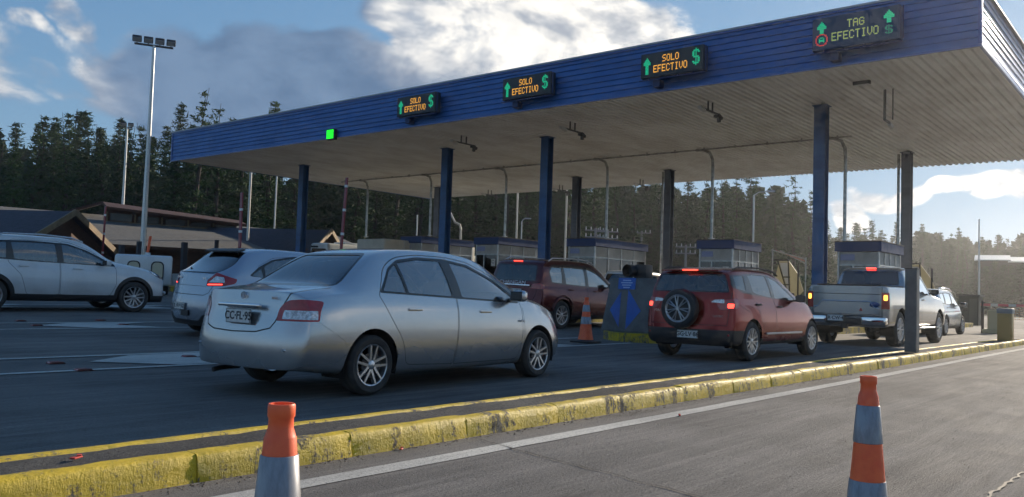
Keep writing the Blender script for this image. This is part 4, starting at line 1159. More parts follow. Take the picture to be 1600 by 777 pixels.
def lamp_post(px, D, h, arm, label, r=.06):
    x, y = atAZ(px, D); az = math.atan2(y, x); z0 = .5 if y > 30 else 0.2
    o = empty('lamp_post', (x, y, z0), label, 'lamp post', 'thin lamp posts behind the plaza', (0, 0, az))
    b = B(); tube(b, [(0, 0, 0), (0, 0, h*.5), (0, 0, h)], [r*1.4, r*1.1, r], 8); obj('pole', b, MAST, o, 50)
    if arm:
        b = B(); tube(b, [(0, 0, h-.03), (0, -arm*.35, h+.18), (0, -arm, h+.24)], .035, 6); obj('arm', b, MAST, o, 50)
        b = B(); box(b, (0, -arm*1.25, h+.24), (.2, .55, .1), bev=.03); obj('lamp_head', b, ALLOY, o, 40)
lamp_post(386, 52, 8.0, -.8, 'thin white pole beside the shorter raised boom', .07)
lamp_post(427, 60, 8.6, 0, 'thin bare white pole left of the leftmost column', .05)
lamp_post(650, 62, 5.9, 0, 'short thin pole just right of the curved white pipe', .05)
lamp_post(806, 55, 7.5, 0, 'thin white pole left of the third front column', .06)
lamp_post(883, 52, 7.2, 0, 'thin white pole right of the third front column', .06)
lamp_post(1177, 60, 8.0, .9, 'lamp post with a short arm in front of the tall trees', .06)
lamp_post(814, 70, 6.4, .4, 'small lamp post with a short arm close behind the third front column', .05)
lamp_post(1531, 95, 9.5, 0, 'thin pole against the far forest at the right', .07)
def utility_pole(px, D, h, label, arms=2):
    x, y = atAZ(px, D); az = math.atan2(y, x)
    o = empty('utility_pole', (x, y, .3), label, 'utility pole', 'utility poles behind the booths', (0, 0, az))
    b = B(); tube(b, [(0, 0, 0), (0, 0, h)], [.14, .10], 8); obj('pole', b, mat('pole_concrete', (.25, .25, .25), .8), o, 50)
    for k in range(arms):
        b = B(); box(b, (0, 0, h-.2-.6*k), (.1, 1.9, .1)); ar = obj('crossarm', b, mat('pole_concrete', (.25, .25, .25), .8), o)
        for q in (-.85, -.4, .4, .85):
            b = B(); cyl(b, (0, q, h-.15-.6*k), (0, q, h+.12-.6*k), .05, .03, 8); obj('insulator', b, PLATEW, ar)
utility_pole(930, 75, 6.6, 'utility pole, left one of the close pair above the long booth')
utility_pole(949, 75, 6.5, 'utility pole, right one of the close pair above the long booth')
utility_pole(1002, 85, 7.2, 'utility pole with one crossarm right of the long booth', 1)
utility_pole(1072, 80, 5.6, 'low utility pole left of the booth over the red SUV')
def stake(px, D, top_px, label, w=.16, z0=.5):
    x, y = atAZ(px, D); z = .972+(435-top_px)*D*.93/FPX
    b = B(); box(b, (0, 0, (z-z0)/2), (w, w, z-z0), bev=.01); o = obj('post', b, mat('stake_black', (.02, .02, .028), .6)); o.location = (x, y, z0); tag(o, label, 'post', 'dark square posts by the lodge')
stake(190, 34, 383, 'dark square post left of the tall floodlight mast')
stake(217, 33, 376, 'dark square post touching the tall floodlight mast', .14)
stake(288, 38, 374, 'dark square post between the mast and the hatchback roof', .2)
stake(338, 40, 368, 'dark bluish post above the hatchback roof', .14)

# white machine on wheels behind the white crossover
x, y = atAZ(226, 31); o = empty('utility_trailer', (x, y, gz(y)), 'boxy white trailer with two arched cream openings and an orange stub on top', 'trailer', rot=(0, 0, math.atan2(y, x)))
b = B(); box(b, (0, 0, .80), (1.6, 1.75, 1.0), bev=.10, seg=3); obj('body', b, WHITE, o, 40)
for yy in (-.42, .30):
    b = B(); prism(b, rnd([(yy-.2, .55), (yy+.2, .55), (yy+.2, 1.10), (yy-.2, 1.10)], [.02, .02, .17, .17], 5), 'x', -.83, -.79); fr_ = obj('opening', b, DARKMETAL, o)
    b = B(); prism(b, rnd([(yy-.16, .58), (yy+.16, .58), (yy+.16, 1.06), (yy-.16, 1.06)], [.02, .02, .14, .14], 5), 'x', -.84, -.832); obj('opening_cover', b, mat('cover_cream', (.55, .5, .35), .6), fr_)
b = B(); cyl(b, (-.2, -.1, 1.28), (-.2, -.1, 1.40), .09, n=12); obj('stub_base', b, PLATEW, o, 40)
b = B(); cyl(b, (-.2, -.1, 1.40), (-.22, -.16, 1.95), .045, n=10); obj('orange_stub', b, CO, o, 40)
for s in (-1, 1): make_wheel(o, 0, s*.8, .3, .3, .19, .18, (5, 'single'), s)
b = B(); box(b, (.2, -1.15, .55), (.5, .5, .35), bev=.03); box(b, (0, -1.0, .35), (.1, 1.0, .08)); obj('hitch_box', b, mat('hitch_grey', (.4, .42, .42), .5), o, 40)

# white box truck behind the sedan roof
x, y = 35.6, 33.75; o = empty('box_truck', (x, y, gz(y)), 'long white box truck passing behind the leftmost toll booths', 'truck')
b = B(); box(b, (-2.9, 0, 1.85), (7.0, 2.2, 2.1), bev=.12, seg=3); obj('cargo_box', b, mat('truck_white', (.68, .66, .58), .55, grime=.2), o, 40)
for q in (-5.0, -3.6, -2.2, -.8):
    for s in (-1, 1):
        b = B(); box(b, (q, s*1.105, 1.85), (.06, .03, 2.0)); obj('side_rib', b, PLATEW, o)
b = B(); box(b, (1.75, 0, 1.45), (1.9, 2.05, 1.9), bev=.18, seg=3); obj('cab', b, WHITE, o, 40)
b = B(); box(b, (2.705, 0, 1.85), (.02, 1.8, .7)); obj('windshield', b, TINTD, o)
for s in (-1, 1):
    b = B(); box(b, (1.9, s*1.03, 1.8), (.9, .02, .6)); obj('window', b, TINTD, o)
b = B(); box(b, (-1.5, 0, .75), (7.5, .9, .22)); obj('chassis', b, DARKMETAL, o)
for xx in (-4.6, 1.7):
    for s in (-1, 1): make_wheel(o, xx, s*.98, .45, .45, .27, .28, (6, 'single'), s)

# ------------------------------------------------------------------ wooden lodge
WOOD = mat('lodge_wood', (.10, .045, .022), .75, var=.5, vscale=4, vcol=(.05, .022, .012), vstretch=(1, 1, 6)); BEAM = mat('lodge_beam', (.25, .18, .10), .7, var=.3, vscale=3)
RGREY = mat('shingle_grey', (.15, .142, .125), .9, var=.3, vscale=5, vcol=(.11, .105, .095), bump=.5, bscale=14); RPUR = mat('shingle_slate', (.065, .06, .075), .85, var=.3, vscale=5, bump=.5, bscale=14)
GLD = mat('lodge_glass', (.02, .022, .025), .15)
lodge = empty('lodge_building', (0, 0, .5), 'low wooden lodge with grey shingle roof, brown gables and a raised clerestory', 'building')
lodge.location = (0, 0, 0)
def roofslab(bm, p, th=.14):
    a = [bm.verts.new(q) for q in p]; n = (Vector(p[1])-Vector(p[0])).cross(Vector(p[2])-Vector(p[0])).normalized()
    if n.z < 0: n = -n
    c = [bm.verts.new(Vector(q)-n*th) for q in p]; N = len(p)
    bm.faces.new(a); bm.faces.new(c[::-1])
    for i in range(N): bm.faces.new((a[i], c[i], c[(i+1) % N], a[(i+1) % N]))
    bmesh.ops.recalc_face_normals(bm, faces=bm.faces[:])
def gable(px, D, zap, zea, hw, ln, rdir, mroof, beamr=True):
    x, y = atAZ(px, D); r_d = Vector((math.cos(rdir), math.sin(rdir), 0)); g_d = Vector((math.cos(rdir-math.pi/2), math.sin(rdir-math.pi/2), 0))
    A = Vector((x, y, 0)); P = lambda g_, r__, z: A+g_d*g_+r_d*r__+Vector((0, 0, z))
    b = B(); roofslab(b, [P(0, -.5, zap), P(-hw-.5, -.5, zea-.3), P(-hw-.5, ln, zea-.3), P(0, ln, zap)]); obj('roof_slope', b, mroof, lodge)
    b = B(); roofslab(b, [P(0, -.5, zap), P(hw+.5, -.5, zea-.3), P(hw+.5, ln, zea-.3), P(0, ln, zap)]); obj('roof_slope', b, mroof, lodge)
    b = B(); roofslab(b, [P(-hw, 0, zea), P(0, 0, zap-.12), P(hw, 0, zea), P(hw, 0, .3), P(-hw, 0, .3)], .15); roofslab(b, [P(-hw, 0, zea-.1), P(-hw, ln, zea-.1), P(-hw, ln, .3), P(-hw, 0, .3)]); roofslab(b, [P(hw, 0, zea-.1), P(hw, ln, zea-.1), P(hw, ln, .3), P(hw, 0, .3)]); obj('wall', b, WOOD, lodge)
    for s in (-1, 1):
        b = B(); d = P(s*(hw+.5), -.56, zea-.34)-P(0, -.56, zap-.04); mid = (P(s*(hw+.5), -.56, zea-.34)+P(0, -.56, zap-.04))/2
        a = d.normalized(); u = r_d; w_ = a.cross(u)
        Mx = Matrix((a, u, w_)).transposed(); box(b, mid, (d.length, .08, .28), Mx); obj('barge_board', b, BEAM, lodge)
        b = B(); d2 = P(s*hw*.8, -.1, zea-.1)-P(0, -.1, zap-.7); mid = (P(s*hw*.8, -.1, zea-.1)+P(0, -.1, zap-.7))/2; box(b, mid, (d2.length, .1, .16), Mx); obj('truss_beam', b, WOOD, lodge)
    for q in (-.45, -.1, .25):
        b = B(); box(b, P(hw*q, -.06, zea+.15), (.9, .9, .7) if 0 else (.08, .9, .75), rzm(rdir)); obj('window', b, GLD, lodge)
gable(98, 45, 4.1, 1.95, 4.3, 15, R(122), RPUR)
gable(503, 52, 4.35, 2.6, 3.6, 13, R(122), RPUR)
# main wing: long ridge across the picture
x0, y0 = atAZ(150, 56); x1, y1 = atAZ(520, 60); dvec = (Vector((x1, y1, 0))-Vector((x0, y0, 0))); Lm = dvec.length; dn = dvec.normalized(); nn = Vector((-dn.y, dn.x, 0))
if nn.dot(Vector((x0, y0, 0))) > 0: nn = -nn            # towards the camera
Q = lambda s_, f__, z: Vector((x0, y0, 0))+dn*s_+nn*f__+Vector((0, 0, z))
b = B(); roofslab(b, [Q(-12, 0, 4.95), Q(Lm, 0, 4.6), Q(Lm, 8.5, 2.75), Q(-12, 8.5, 2.75)]); obj('roof_slope', b, RGREY, lodge)
b = B(); roofslab(b, [Q(-12, 0, 4.95), Q(Lm, 0, 4.6), Q(Lm, -8, 2.75), Q(-12, -8, 2.75)]); obj('roof_slope', b, RGREY, lodge)
b = B(); roofslab(b, [Q(-12, 7.6, .3), Q(Lm, 7.6, .3), Q(Lm, 7.6, 2.8), Q(-12, 7.6, 2.8)], .2); obj('wall', b, WOOD, lodge)
b = B(); roofslab(b, [Q(-12, 8.55, 2.58), Q(Lm, 8.55, 2.58), Q(Lm, 8.55, 2.74), Q(-12, 8.55, 2.74)], .05); obj('fascia_board', b, WOOD, lodge)
for k in range(7):
    b = B(); c = Q(2+k*2.2, 7.65, 1.5); box(b, c, (1.2, .08, 1.0), rzm(math.atan2(dn.y, dn.x))); obj('window', b, GLD, lodge)
c0, c1 = .0, 7.6
b = B(); roofslab(b, [Q(c0, 1.6, 5.45), Q(c1+.4, 1.6, 4.95), Q(c1+.4, 2.9, 4.65), Q(c0, 2.9, 5.1)]); roofslab(b, [Q(c0-2.6, 1.4, 4.5), Q(c0, 1.4, 5.5), Q(c0, -1, 5.5), Q(c0-2.6, -1, 4.5)]); obj('clerestory_roof', b, mat('clerestory_brown', (.09, .04, .025), .7, var=.4, vscale=4), lodge)
b = B(); roofslab(b, [Q(c0, 2.2, 4.0), Q(c1, 2.2, 3.9), Q(c1, 2.2, 4.75), Q(c0, 2.2, 5.15)], .1); obj('clerestory_wall', b, WOOD, lodge)
for k in range(5):
    b = B(); box(b, Q(c0+.9+k*1.5, 2.28, 4.55-.06*k), (1.15, .05, .42), rzm(math.atan2(dn.y, dn.x))); w_ = obj('window', b, GLD, lodge)
    b = B(); box(b, Q(c0+.15+k*1.5, 2.30, 4.55-.06*k), (.09, .07, .6), rzm(math.atan2(dn.y, dn.x))); obj('mullion', b, BEAM, lodge)
b = B(); box(b, Q((c0+c1)/2, 2.32, 4.25), (c1-c0, .08, .1), rzm(math.atan2(dn.y, dn.x))); obj('sill', b, BEAM, lodge)
# far sheds at the right edge
for px, D, w_, lab, cc in ((1552, 118, 3.2, 'small pale-roofed shed in front of the far forest', (.45, .5, .52)), (1602, 122, 3.4, 'long pale-roofed shed at the right edge before the forest', (.45, .5, .52))):
    x, y = atAZ(px, D); o = empty('shed', (x, y, 0), lab, 'shed', rot=(0, 0, YAW-math.atan((px-800)/FPX)))
    zt_ = 6.8; 
    b = B(); box(b, (0, 0, zt_/2), (4, w_, zt_)); obj('wall', b, mat('shed_wall', (.035, .045, .035), .9), o)
    b = B(); roofslab(b, [(-2.6, -w_/2-.3, zt_-.1), (-2.6, w_/2+.3, zt_-.1), (2.2, w_/2+.3, zt_+.7), (2.2, -w_/2-.3, zt_+.7)]); obj('roof', b, mat('shed_roof', cc, .5, .2), o)
    b = B(); box(b, (-2.02, 0, 2), (.05, 2, 2.6)); obj('door', b, mat('shed_door', (.10, .12, .12), .6), o)

# ------------------------------------------------------------------ trees
def leafmat(name, a, b_):
    M = bpy.data.materials.new(name); M.use_nodes = True
    n = NT(M.node_tree); p = n.N['Principled BSDF']; c = n.coord('Object')
    oi = n.N.new('ShaderNodeObjectInfo')
    col = n.mix(n.ramp(n.noise(c, .8, 4, .6), .35, .65), a, b_)
    col = n.mix(n.math('MULTIPLY', oi.outputs['Random'], .5), col, tuple(x*.55 for x in a))
    n.put(p.inputs['Base Color'], col); p.inputs['Roughness'].default_value = .75; p.inputs['Specular IOR Level'].default_value = .25
    tr = n.N.new('ShaderNodeBsdfTranslucent'); n.put(tr.inputs[0], col)
    mx = n.N.new('ShaderNodeMixShader'); mx.inputs[0].default_value = .16
    n.L.new(p.outputs[0], mx.inputs[1]); n.L.new(tr.outputs[0], mx.inputs[2]); n.L.new(mx.outputs[0], n.N['Material Output'].inputs[0])
    return M
LEAF = leafmat('pine_needles', (.024, .062, .014), (.046, .092, .020)); LEAF2 = leafmat('pine_needles_dark', (.020, .050, .016), (.038, .078, .022)); BARK = mat('bark', (.045, .034, .026), .9, var=.4, vscale=4)
def conifer_data(seed, h, rad, sparse=0.0, ragged=.25, base=.12, nw=34, tip=1.0):
    r = random.Random(seed); V, F = [], []
    TV = B(); tube(TV, [(r.uniform(-.1, .1)*k, r.uniform(-.1, .1)*k, h*k/5) for k in range(6)], [.16+.012*h, .15+.009*h, .12+.006*h, .09+.004*h, .05, .015], 7)
    for w in range(nw):
        q = base+(1-base)*(w+r.uniform(-.3, .3))/nw; z = q*h
        env = (1-q)**.75*(1-.35*max(0, .3-q)/.3)
        nb = max(3, int((5+3*(1-q))*(1-sparse)))
        for k in range(nb):
            az = 2*math.pi*(k+r.random())/nb+w; L = rad*env*r.uniform(1-ragged*1.6, 1+ragged)+.15
            up = r.uniform(.0, .35) if q > .5 else r.uniform(-.25, .15)
            d = Vector((math.cos(az), math.sin(az), up))
            if L > .9 and r.random() < .4: tube(TV, [Vector((0, 0, z)), Vector((0, 0, z))+d*L*.8], [.03, .012], 3, caps=False)
            n = max(2, int(L/.30))
            for i in range(n):
                s_ = (i+.6)/n
                if s_ < .25 and r.random() < .3: continue
                c = Vector((0, 0, z))+d*L*s_+Vector((0, 0, -.10*L*s_*s_*2+.12*L*s_**3))
                for t_ in range(4):
                    size = r.uniform(.26, .52)*(1.15-.4*s_)*tip
                    a = Vector((r.gauss(0, 1), r.gauss(0, 1), r.gauss(0, .45))); a = (a.normalized()*.7+d*.6).normalized()
                    b_ = a.cross(Vector((r.gauss(0, 1), r.gauss(0, 1), r.gauss(0, 1)))).normalized()
                    o_ = c+Vector((r.gauss(0, .13), r.gauss(0, .13), r.gauss(0, .09)))
                    i0 = len(V); V += [o_-a*size*.6-b_*size*.17, o_-a*size*.5+b_*size*.2, o_+a*size*.75+b_*size*.05]; F.append((i0, i0+1, i0+2))
    me = bpy.data.meshes.new('crown'); me.from_pydata([tuple(v) for v in V], [], F)
    tm = bpy.data.meshes.new('trunk'); TV.to_mesh(tm); TV.free(); tm.materials.append(BARK)
    return me, tm
protos = []
for i, (h, rad, sp_, rg, nw, lf) in enumerate([(17, 2.9, 0, .25, 40, LEAF), (15.5, 2.5, .05, .35, 36, LEAF), (18, 3.4, 0, .3, 42, LEAF2), (16, 3.0, .25, .5, 26, LEAF), (14, 2.7, .0, .3, 36, LEAF2), (17.5, 3.8, .3, .55, 24, LEAF2)]):
    cm, tm = conifer_data(100+i, h, rad, sp_, rg, nw=nw); cm.materials.append(lf); protos.append((h, cm, tm))
trng = random.Random(11)
def tree(px, D, h, label, group, kind=None, wide=1.0):
    x, y = atAZ(px, D); k = kind if kind is not None else trng.randrange(len(protos)); H, cm, tm = protos[k]
    s_ = h/H
    o = empty('pine_tree', (x, y, .3 if y > 20 else -.05), label, 'tree', group, (R(trng.uniform(-2, 2)), R(trng.uniform(-2, 2)), trng.uniform(0, 6.28)))
    w_ = trng.uniform(.9, 1.15); o.scale = (s_*w_*wide, s_*w_*wide, s_)
    link(bpy.data.objects.new('crown', cm), o); link(bpy.data.objects.new('trunk', tm), o)
def toppx(px, D, ypx):
    hor = 388.5+(px-800)*.0329+68; return (hor-ypx)*D*math.cos(math.atan((px-800)/FPX))/FPX+.97
Lg = 'pines in the forest left of the canopy'; Mg = 'pines seen under the canopy'; Rg = 'pines right of the lamp post'; Fg = 'pines on the far skyline at the right'
for i in range(21):   # left wall of forest
    px = -70+i*21+trng.uniform(-7, 7); D = 84+trng.uniform(-5, 5); yt = float(np.interp(px, [-60, 20, 100, 160, 200, 240, 370], [212, 205, 178, 188, 196, 205, 195]))+trng.uniform(-12, 14)
    tree(px, D, toppx(px, D, yt), 'dense tall pine in the forest behind the lodge, left of the canopy', Lg)
for i in range(15):
    px = -70+i*31+trng.uniform(-9, 9); D = 97+trng.uniform(-4, 4); tree(px, D, toppx(px, D, 205+trng.uniform(-15, 10)), 'dense tall pine in the forest behind the lodge, left of the canopy', Lg)
for px, D, yt, k, lab in ((300, 70, 140, 3, 'tallest open-branched pine just left of the canopy corner'), (262, 72, 162, 2, 'tall pine immediately left of the tallest one, behind the mast'), (336, 72, 165, 5, 'open-branched pine touching the canopy corner'), (412, 78, 160, 1, 'pine whose tip shows above the canopy left end'), (18, 68, 235, 0, 'sunlit bushy pine at the left edge above the lodge roof'), (372, 74, 200, 2, 'broad pine directly behind the canopy left corner')):
    tree(px, D, toppx(px, D, yt), lab, None, k)
for i in range(30):   # behind the canopy
    px = 395+i*27+trng.uniform(-8, 8); D = 88+trng.uniform(-7, 7); yt = float(np.interp(px, [400, 900, 1000, 1100, 1200], [215, 235, 275, 285, 285]))+trng.uniform(-12, 12)
    tree(px, D, toppx(px, D, yt), 'dark pine in the dense forest seen under the canopy', Mg)
for i in range(22):
    px = 395+i*37+trng.uniform(-8, 8); D = 103+trng.uniform(-5, 5); yt = float(np.interp(px, [400, 900, 1000, 1200], [225, 245, 290, 290]))
    tree(px, D, toppx(px, D, yt+trng.uniform(-8, 15)), 'dark pine in the dense forest seen under the canopy', Mg)
for px, D, yt, k, lab in ((1180, 84, 250, 3, 'tall airy pine left of the two blue columns, behind the lamp post'), (1240, 86, 274, 5, 'airy pine with sky showing through, left of the large blue column'), (1262, 92, 300, 3, 'slimmer pine half behind the large blue column'), (1135, 86, 268, 5, 'ragged pine above the booth over the red SUV'), (1212, 90, 300, 1, 'lower dense pine between the two airy ones'), (1292, 95, 345, 4, 'low pine just right of the large blue column')):
    tree(px, D, toppx(px, D, yt), lab, None, k)
for i in range(40):   # far skyline
    px = 1285+i*10+trng.uniform(-5, 5); D = 165+trng.uniform(-10, 10); yt = float(np.interp(px, [1285, 1350, 1440, 1500, 1560, 1650], [362, 358, 358, 366, 376, 372]))+trng.uniform(-14, 12)
    tree(px, D, toppx(px, D, yt), 'far pine on the hazy skyline at the right', Fg)
for i in range(22):
    px = 1290+i*18+trng.uniform(-5, 5); D = 140+trng.uniform(-8, 8); tree(px, D, toppx(px, D, 392+trng.uniform(-10, 10)), 'nearer pine below the hazy skyline at the right', 'pines below the far skyline')
for i in range(7):
    px = 1528+i*14+trng.uniform(-3, 3); D = 108+trng.uniform(-3, 3); tree(px, D, toppx(px, D, 409+trng.uniform(-5, 5)), 'low bushy pine in front of the far sheds at the right', 'low pines in front of the far sheds', 4, 1.9)
# far-off woodland mass behind the separate trees
b = B(); V, F = [], []
r = random.Random(3)
for i in range(150):
    px = -160+i*13.2+r.uniform(-5, 5); right = px > 1290
    D = 185+r.uniform(-6, 14) if right else 112+r.uniform(-6, 12); x, y = atAZ(px, D); h = r.uniform(.80, 1.0)*(15.5 if right else (17 if px < 1000 else 15.5))*(.62 if 1270 < px < 1300 else 1)
    rad = 3.6
    for k in range(560):
        q = r.random()**.8; z = q*h; e = rad*(1-q)**.6*math.sqrt(r.random()); az = r.uniform(0, 6.28)
        c = Vector((x+e*math.cos(az), y+e*math.sin(az), z)); a = Vector((r.gauss(0, 1), r.gauss(0, 1), r.gauss(0, .5))).normalized()*r.uniform(.5, 1.0); c2 = a.cross(Vector((r.gauss(0, 1), r.gauss(0, 1), r.gauss(0, 1)))).normalized()*.45
        i0 = len(V); V += [c-a-c2, c-a+c2, c+a]; F.append((i0, i0+1, i0+2))
me = bpy.data.meshes.new('forest'); me.from_pydata([tuple(v) for v in V], [], F); me.materials.append(LEAF2)
tag(link(bpy.data.objects.new('forest', me)), 'far-off dark woodland closing the view behind the separate trees', 'forest', kind='stuff')
# undergrowth at the foot of the forest
V, F = [], []
for i in range(16000):
    px = r.uniform(-150, 1750); D = r.uniform(66, 84) if px < 1290 else r.uniform(125, 150); x, y = atAZ(px, D); z = .3+r.random()**2*2.6
    a = Vector((r.gauss(0, 1), r.gauss(0, 1), r.gauss(0, .5))).normalized()*r.uniform(.25, .6); c2 = a.cross(Vector((r.gauss(0, 1), r.gauss(0, 1), r.gauss(0, 1)))).normalized()*.28; c = Vector((x, y, z))
    i0 = len(V); V += [c-a-c2, c-a+c2, c+a]; F.append((i0, i0+1, i0+2))
me = bpy.data.meshes.new('undergrowth'); me.from_pydata([tuple(v) for v in V], [], F); me.materials.append(LEAF2)
tag(link(bpy.data.objects.new('undergrowth', me)), 'tangled undergrowth along the foot of the forest', 'undergrowth', kind='stuff')

# ------------------------------------------------------------------ haze
b = B(); box(b, (200, 100, 10.9), (1600, 1400, 23.9))
hz = tag(obj('haze', b, []), 'thin air haze before the far trees, added to imitate glare at the right', 'haze', kind='stuff')  # haze volume added so its scatter veils the view towards the sun
HM = bpy.data.materials.new('haze'); HM.use_nodes = True; n = NT(HM.node_tree); n.N.remove(n.N['Principled BSDF'])
pv = n.N.new('ShaderNodeVolumePrincipled'); pv.inputs['Density'].default_value = .00055; pv.inputs['Anisotropy'].default_value = .70; pv.inputs['Color'].default_value = (.93, .96, 1, 1)
n.L.new(pv.outputs[0], n.N['Material Output'].inputs['Volume']); hz.data.materials.append(HM)
# ------------------------------------------------------------------ the cars

def sedan_spec():
    k = [  # x, w, ws, zs, wc, zc, zt
        (0.00, .765, .70, .845, .60, .895, .915), (.30, .80, .735, .875, .63, .93, .95), (.55, .81, .745, .895, .60, .955, .985),
        (.70, .81, .75, .90, .58, 1.03, 1.06), (.92, .81, .75, .905, .555, 1.17, 1.205), (1.15, .81, .752, .908, .535, 1.285, 1.325),
        (1.5, .812, .755, .905, .54, 1.325, 1.372), (1.95, .815, .755, .90, .55, 1.335, 1.388), (2.35, .815, .755, .885, .555, 1.315, 1.368),
        (2.6, .812, .755, .88, .565, 1.265, 1.325), (2.9, .808, .75, .872, .60, 1.11, 1.19), (3.2, .803, .74, .86, .65, .955, 1.03),
        (3.36, .80, .735, .85, .66, .895, .945), (3.6, .798, .72, .82, .65, .86, .895), (3.9, .785, .69, .765, .60, .80, .83),
        (4.12, .76, .66, .68, .55, .71, .74), (4.25, .72, .60, .58, .5, .60, .63)]
    dlo = rnd([(1.00, .925), (1.19, 1.16), (1.34, 1.245), (1.62, 1.287), (2.0, 1.287), (2.36, 1.245), (2.74, 1.10), (3.07, .905), (3.10, .845), (2.05, .885)], .03)
    return dict(sub=2, step=.13, rearglass=TINTR, keys=k, zb=.165, wz=.272, wr=.272, rim=.190, style=(5, 'twin'), arches=[(.90, .330), (3.45, .330)], paint=SILVER, tuck=.07,
        zbt=[(0, .09), (.5, .04), (.9, 0), (3.5, 0), (4.25, .03)],
        rear=dict(prof=[(.15, .06), (.28, .0), (.50, -.015), (.58, .035), (.66, .045), (.80, .065), (.86, .08), (.92, .095)], plan=.24, n=3.2, L=.9),
        front=dict(prof=[(.15, .05), (.35, 0), (.6, .02), (.75, .06)], plan=.42, n=2.6, L=1.1),
        dlo=dlo,
        sidewin=[rnd([(1.055, .945), (1.20, 1.135), (1.30, 1.20), (1.345, .932)], .015),
                 rnd([(1.375, .932), (1.335, 1.215), (1.62, 1.262), (1.93, 1.262), (1.99, .908)], .02),
                 rnd([(2.135, .902), (2.075, 1.255), (2.34, 1.22), (2.70, 1.085), (2.99, .91), (3.00, .87)], .02)],
        doors=[rnd([(.985, .90), (1.10, .70), (1.27, .47), (1.33, .25), (1.995, .225), (2.03, .60), (2.035, .90), (2.03, 1.31), (1.62, 1.312), (1.32, 1.272), (1.13, 1.17)], [.02, .1, .1, .06, .02, .3, .02, .02, .1, .1, .1]),
               rnd([(2.003, .225), (3.07, .225), (3.13, .45), (3.13, .80), (3.10, .905), (2.76, 1.125), (2.38, 1.27), (2.037, 1.312), (2.042, .90), (2.037, .60)], [.02, .06, .2, .05, .03, .1, .1, .02, .02, .3])],
        rearwin=rnd([(-.60, .965), (.60, .965), (.50, 1.18), (.42, 1.30), (-.42, 1.30), (-.50, 1.18)], .06), rw_x=(.4, 1.4),
        windshield=rnd([(-.66, .93), (.66, .93), (.56, 1.20), (.48, 1.315), (-.48, 1.315), (-.56, 1.20)], .06), ws_x=(2.4, 3.6),
        lamps=[('r', 'tail_light', REDLENS, rnd([(.575, .665), (.60, .77), (.70, .84), (.88, .85), (1.125, .835), (1.09, .76), (1.085, .665)], [.01, .1, .1, .05, .04, .05, .02])),
               ('r', 'reversing_light', CLEARLENS, rnd([(.64, .68), (.665, .755), (1.06, .755), (1.065, .68)], .012)),
               ('f', 'headlight', HEADLENS, rnd([(.52, .56), (.50, .66), (.80, .76), (1.15, .80), (1.16, .72), (.95, .60)], .05))],
        seams=[('rear', [(.56, .90), (.51, .78), (.475, .655), (.44, .60), (.30, .565), (0, .555), (-.30, .565), (-.44, .60), (-.475, .655), (-.51, .78), (-.56, .90)], .011),
               ('side', [(.30, .66), (.56, .50), (.58, .47)], .0025), ('side', [(3.15, .80), (3.17, .5), (3.16, .42)], .006),
               ('top', [(.12, .565), (.55, .60)], .01), ('top', [(.12, -.565), (.55, -.60)], .01)],
        cab=(1.0, 3.25), dash=.93, seath=1.0, mirror=(2.93, .80, .93), handles=[(1.42, .775), (2.47, .755)], mirmat=SILVER)
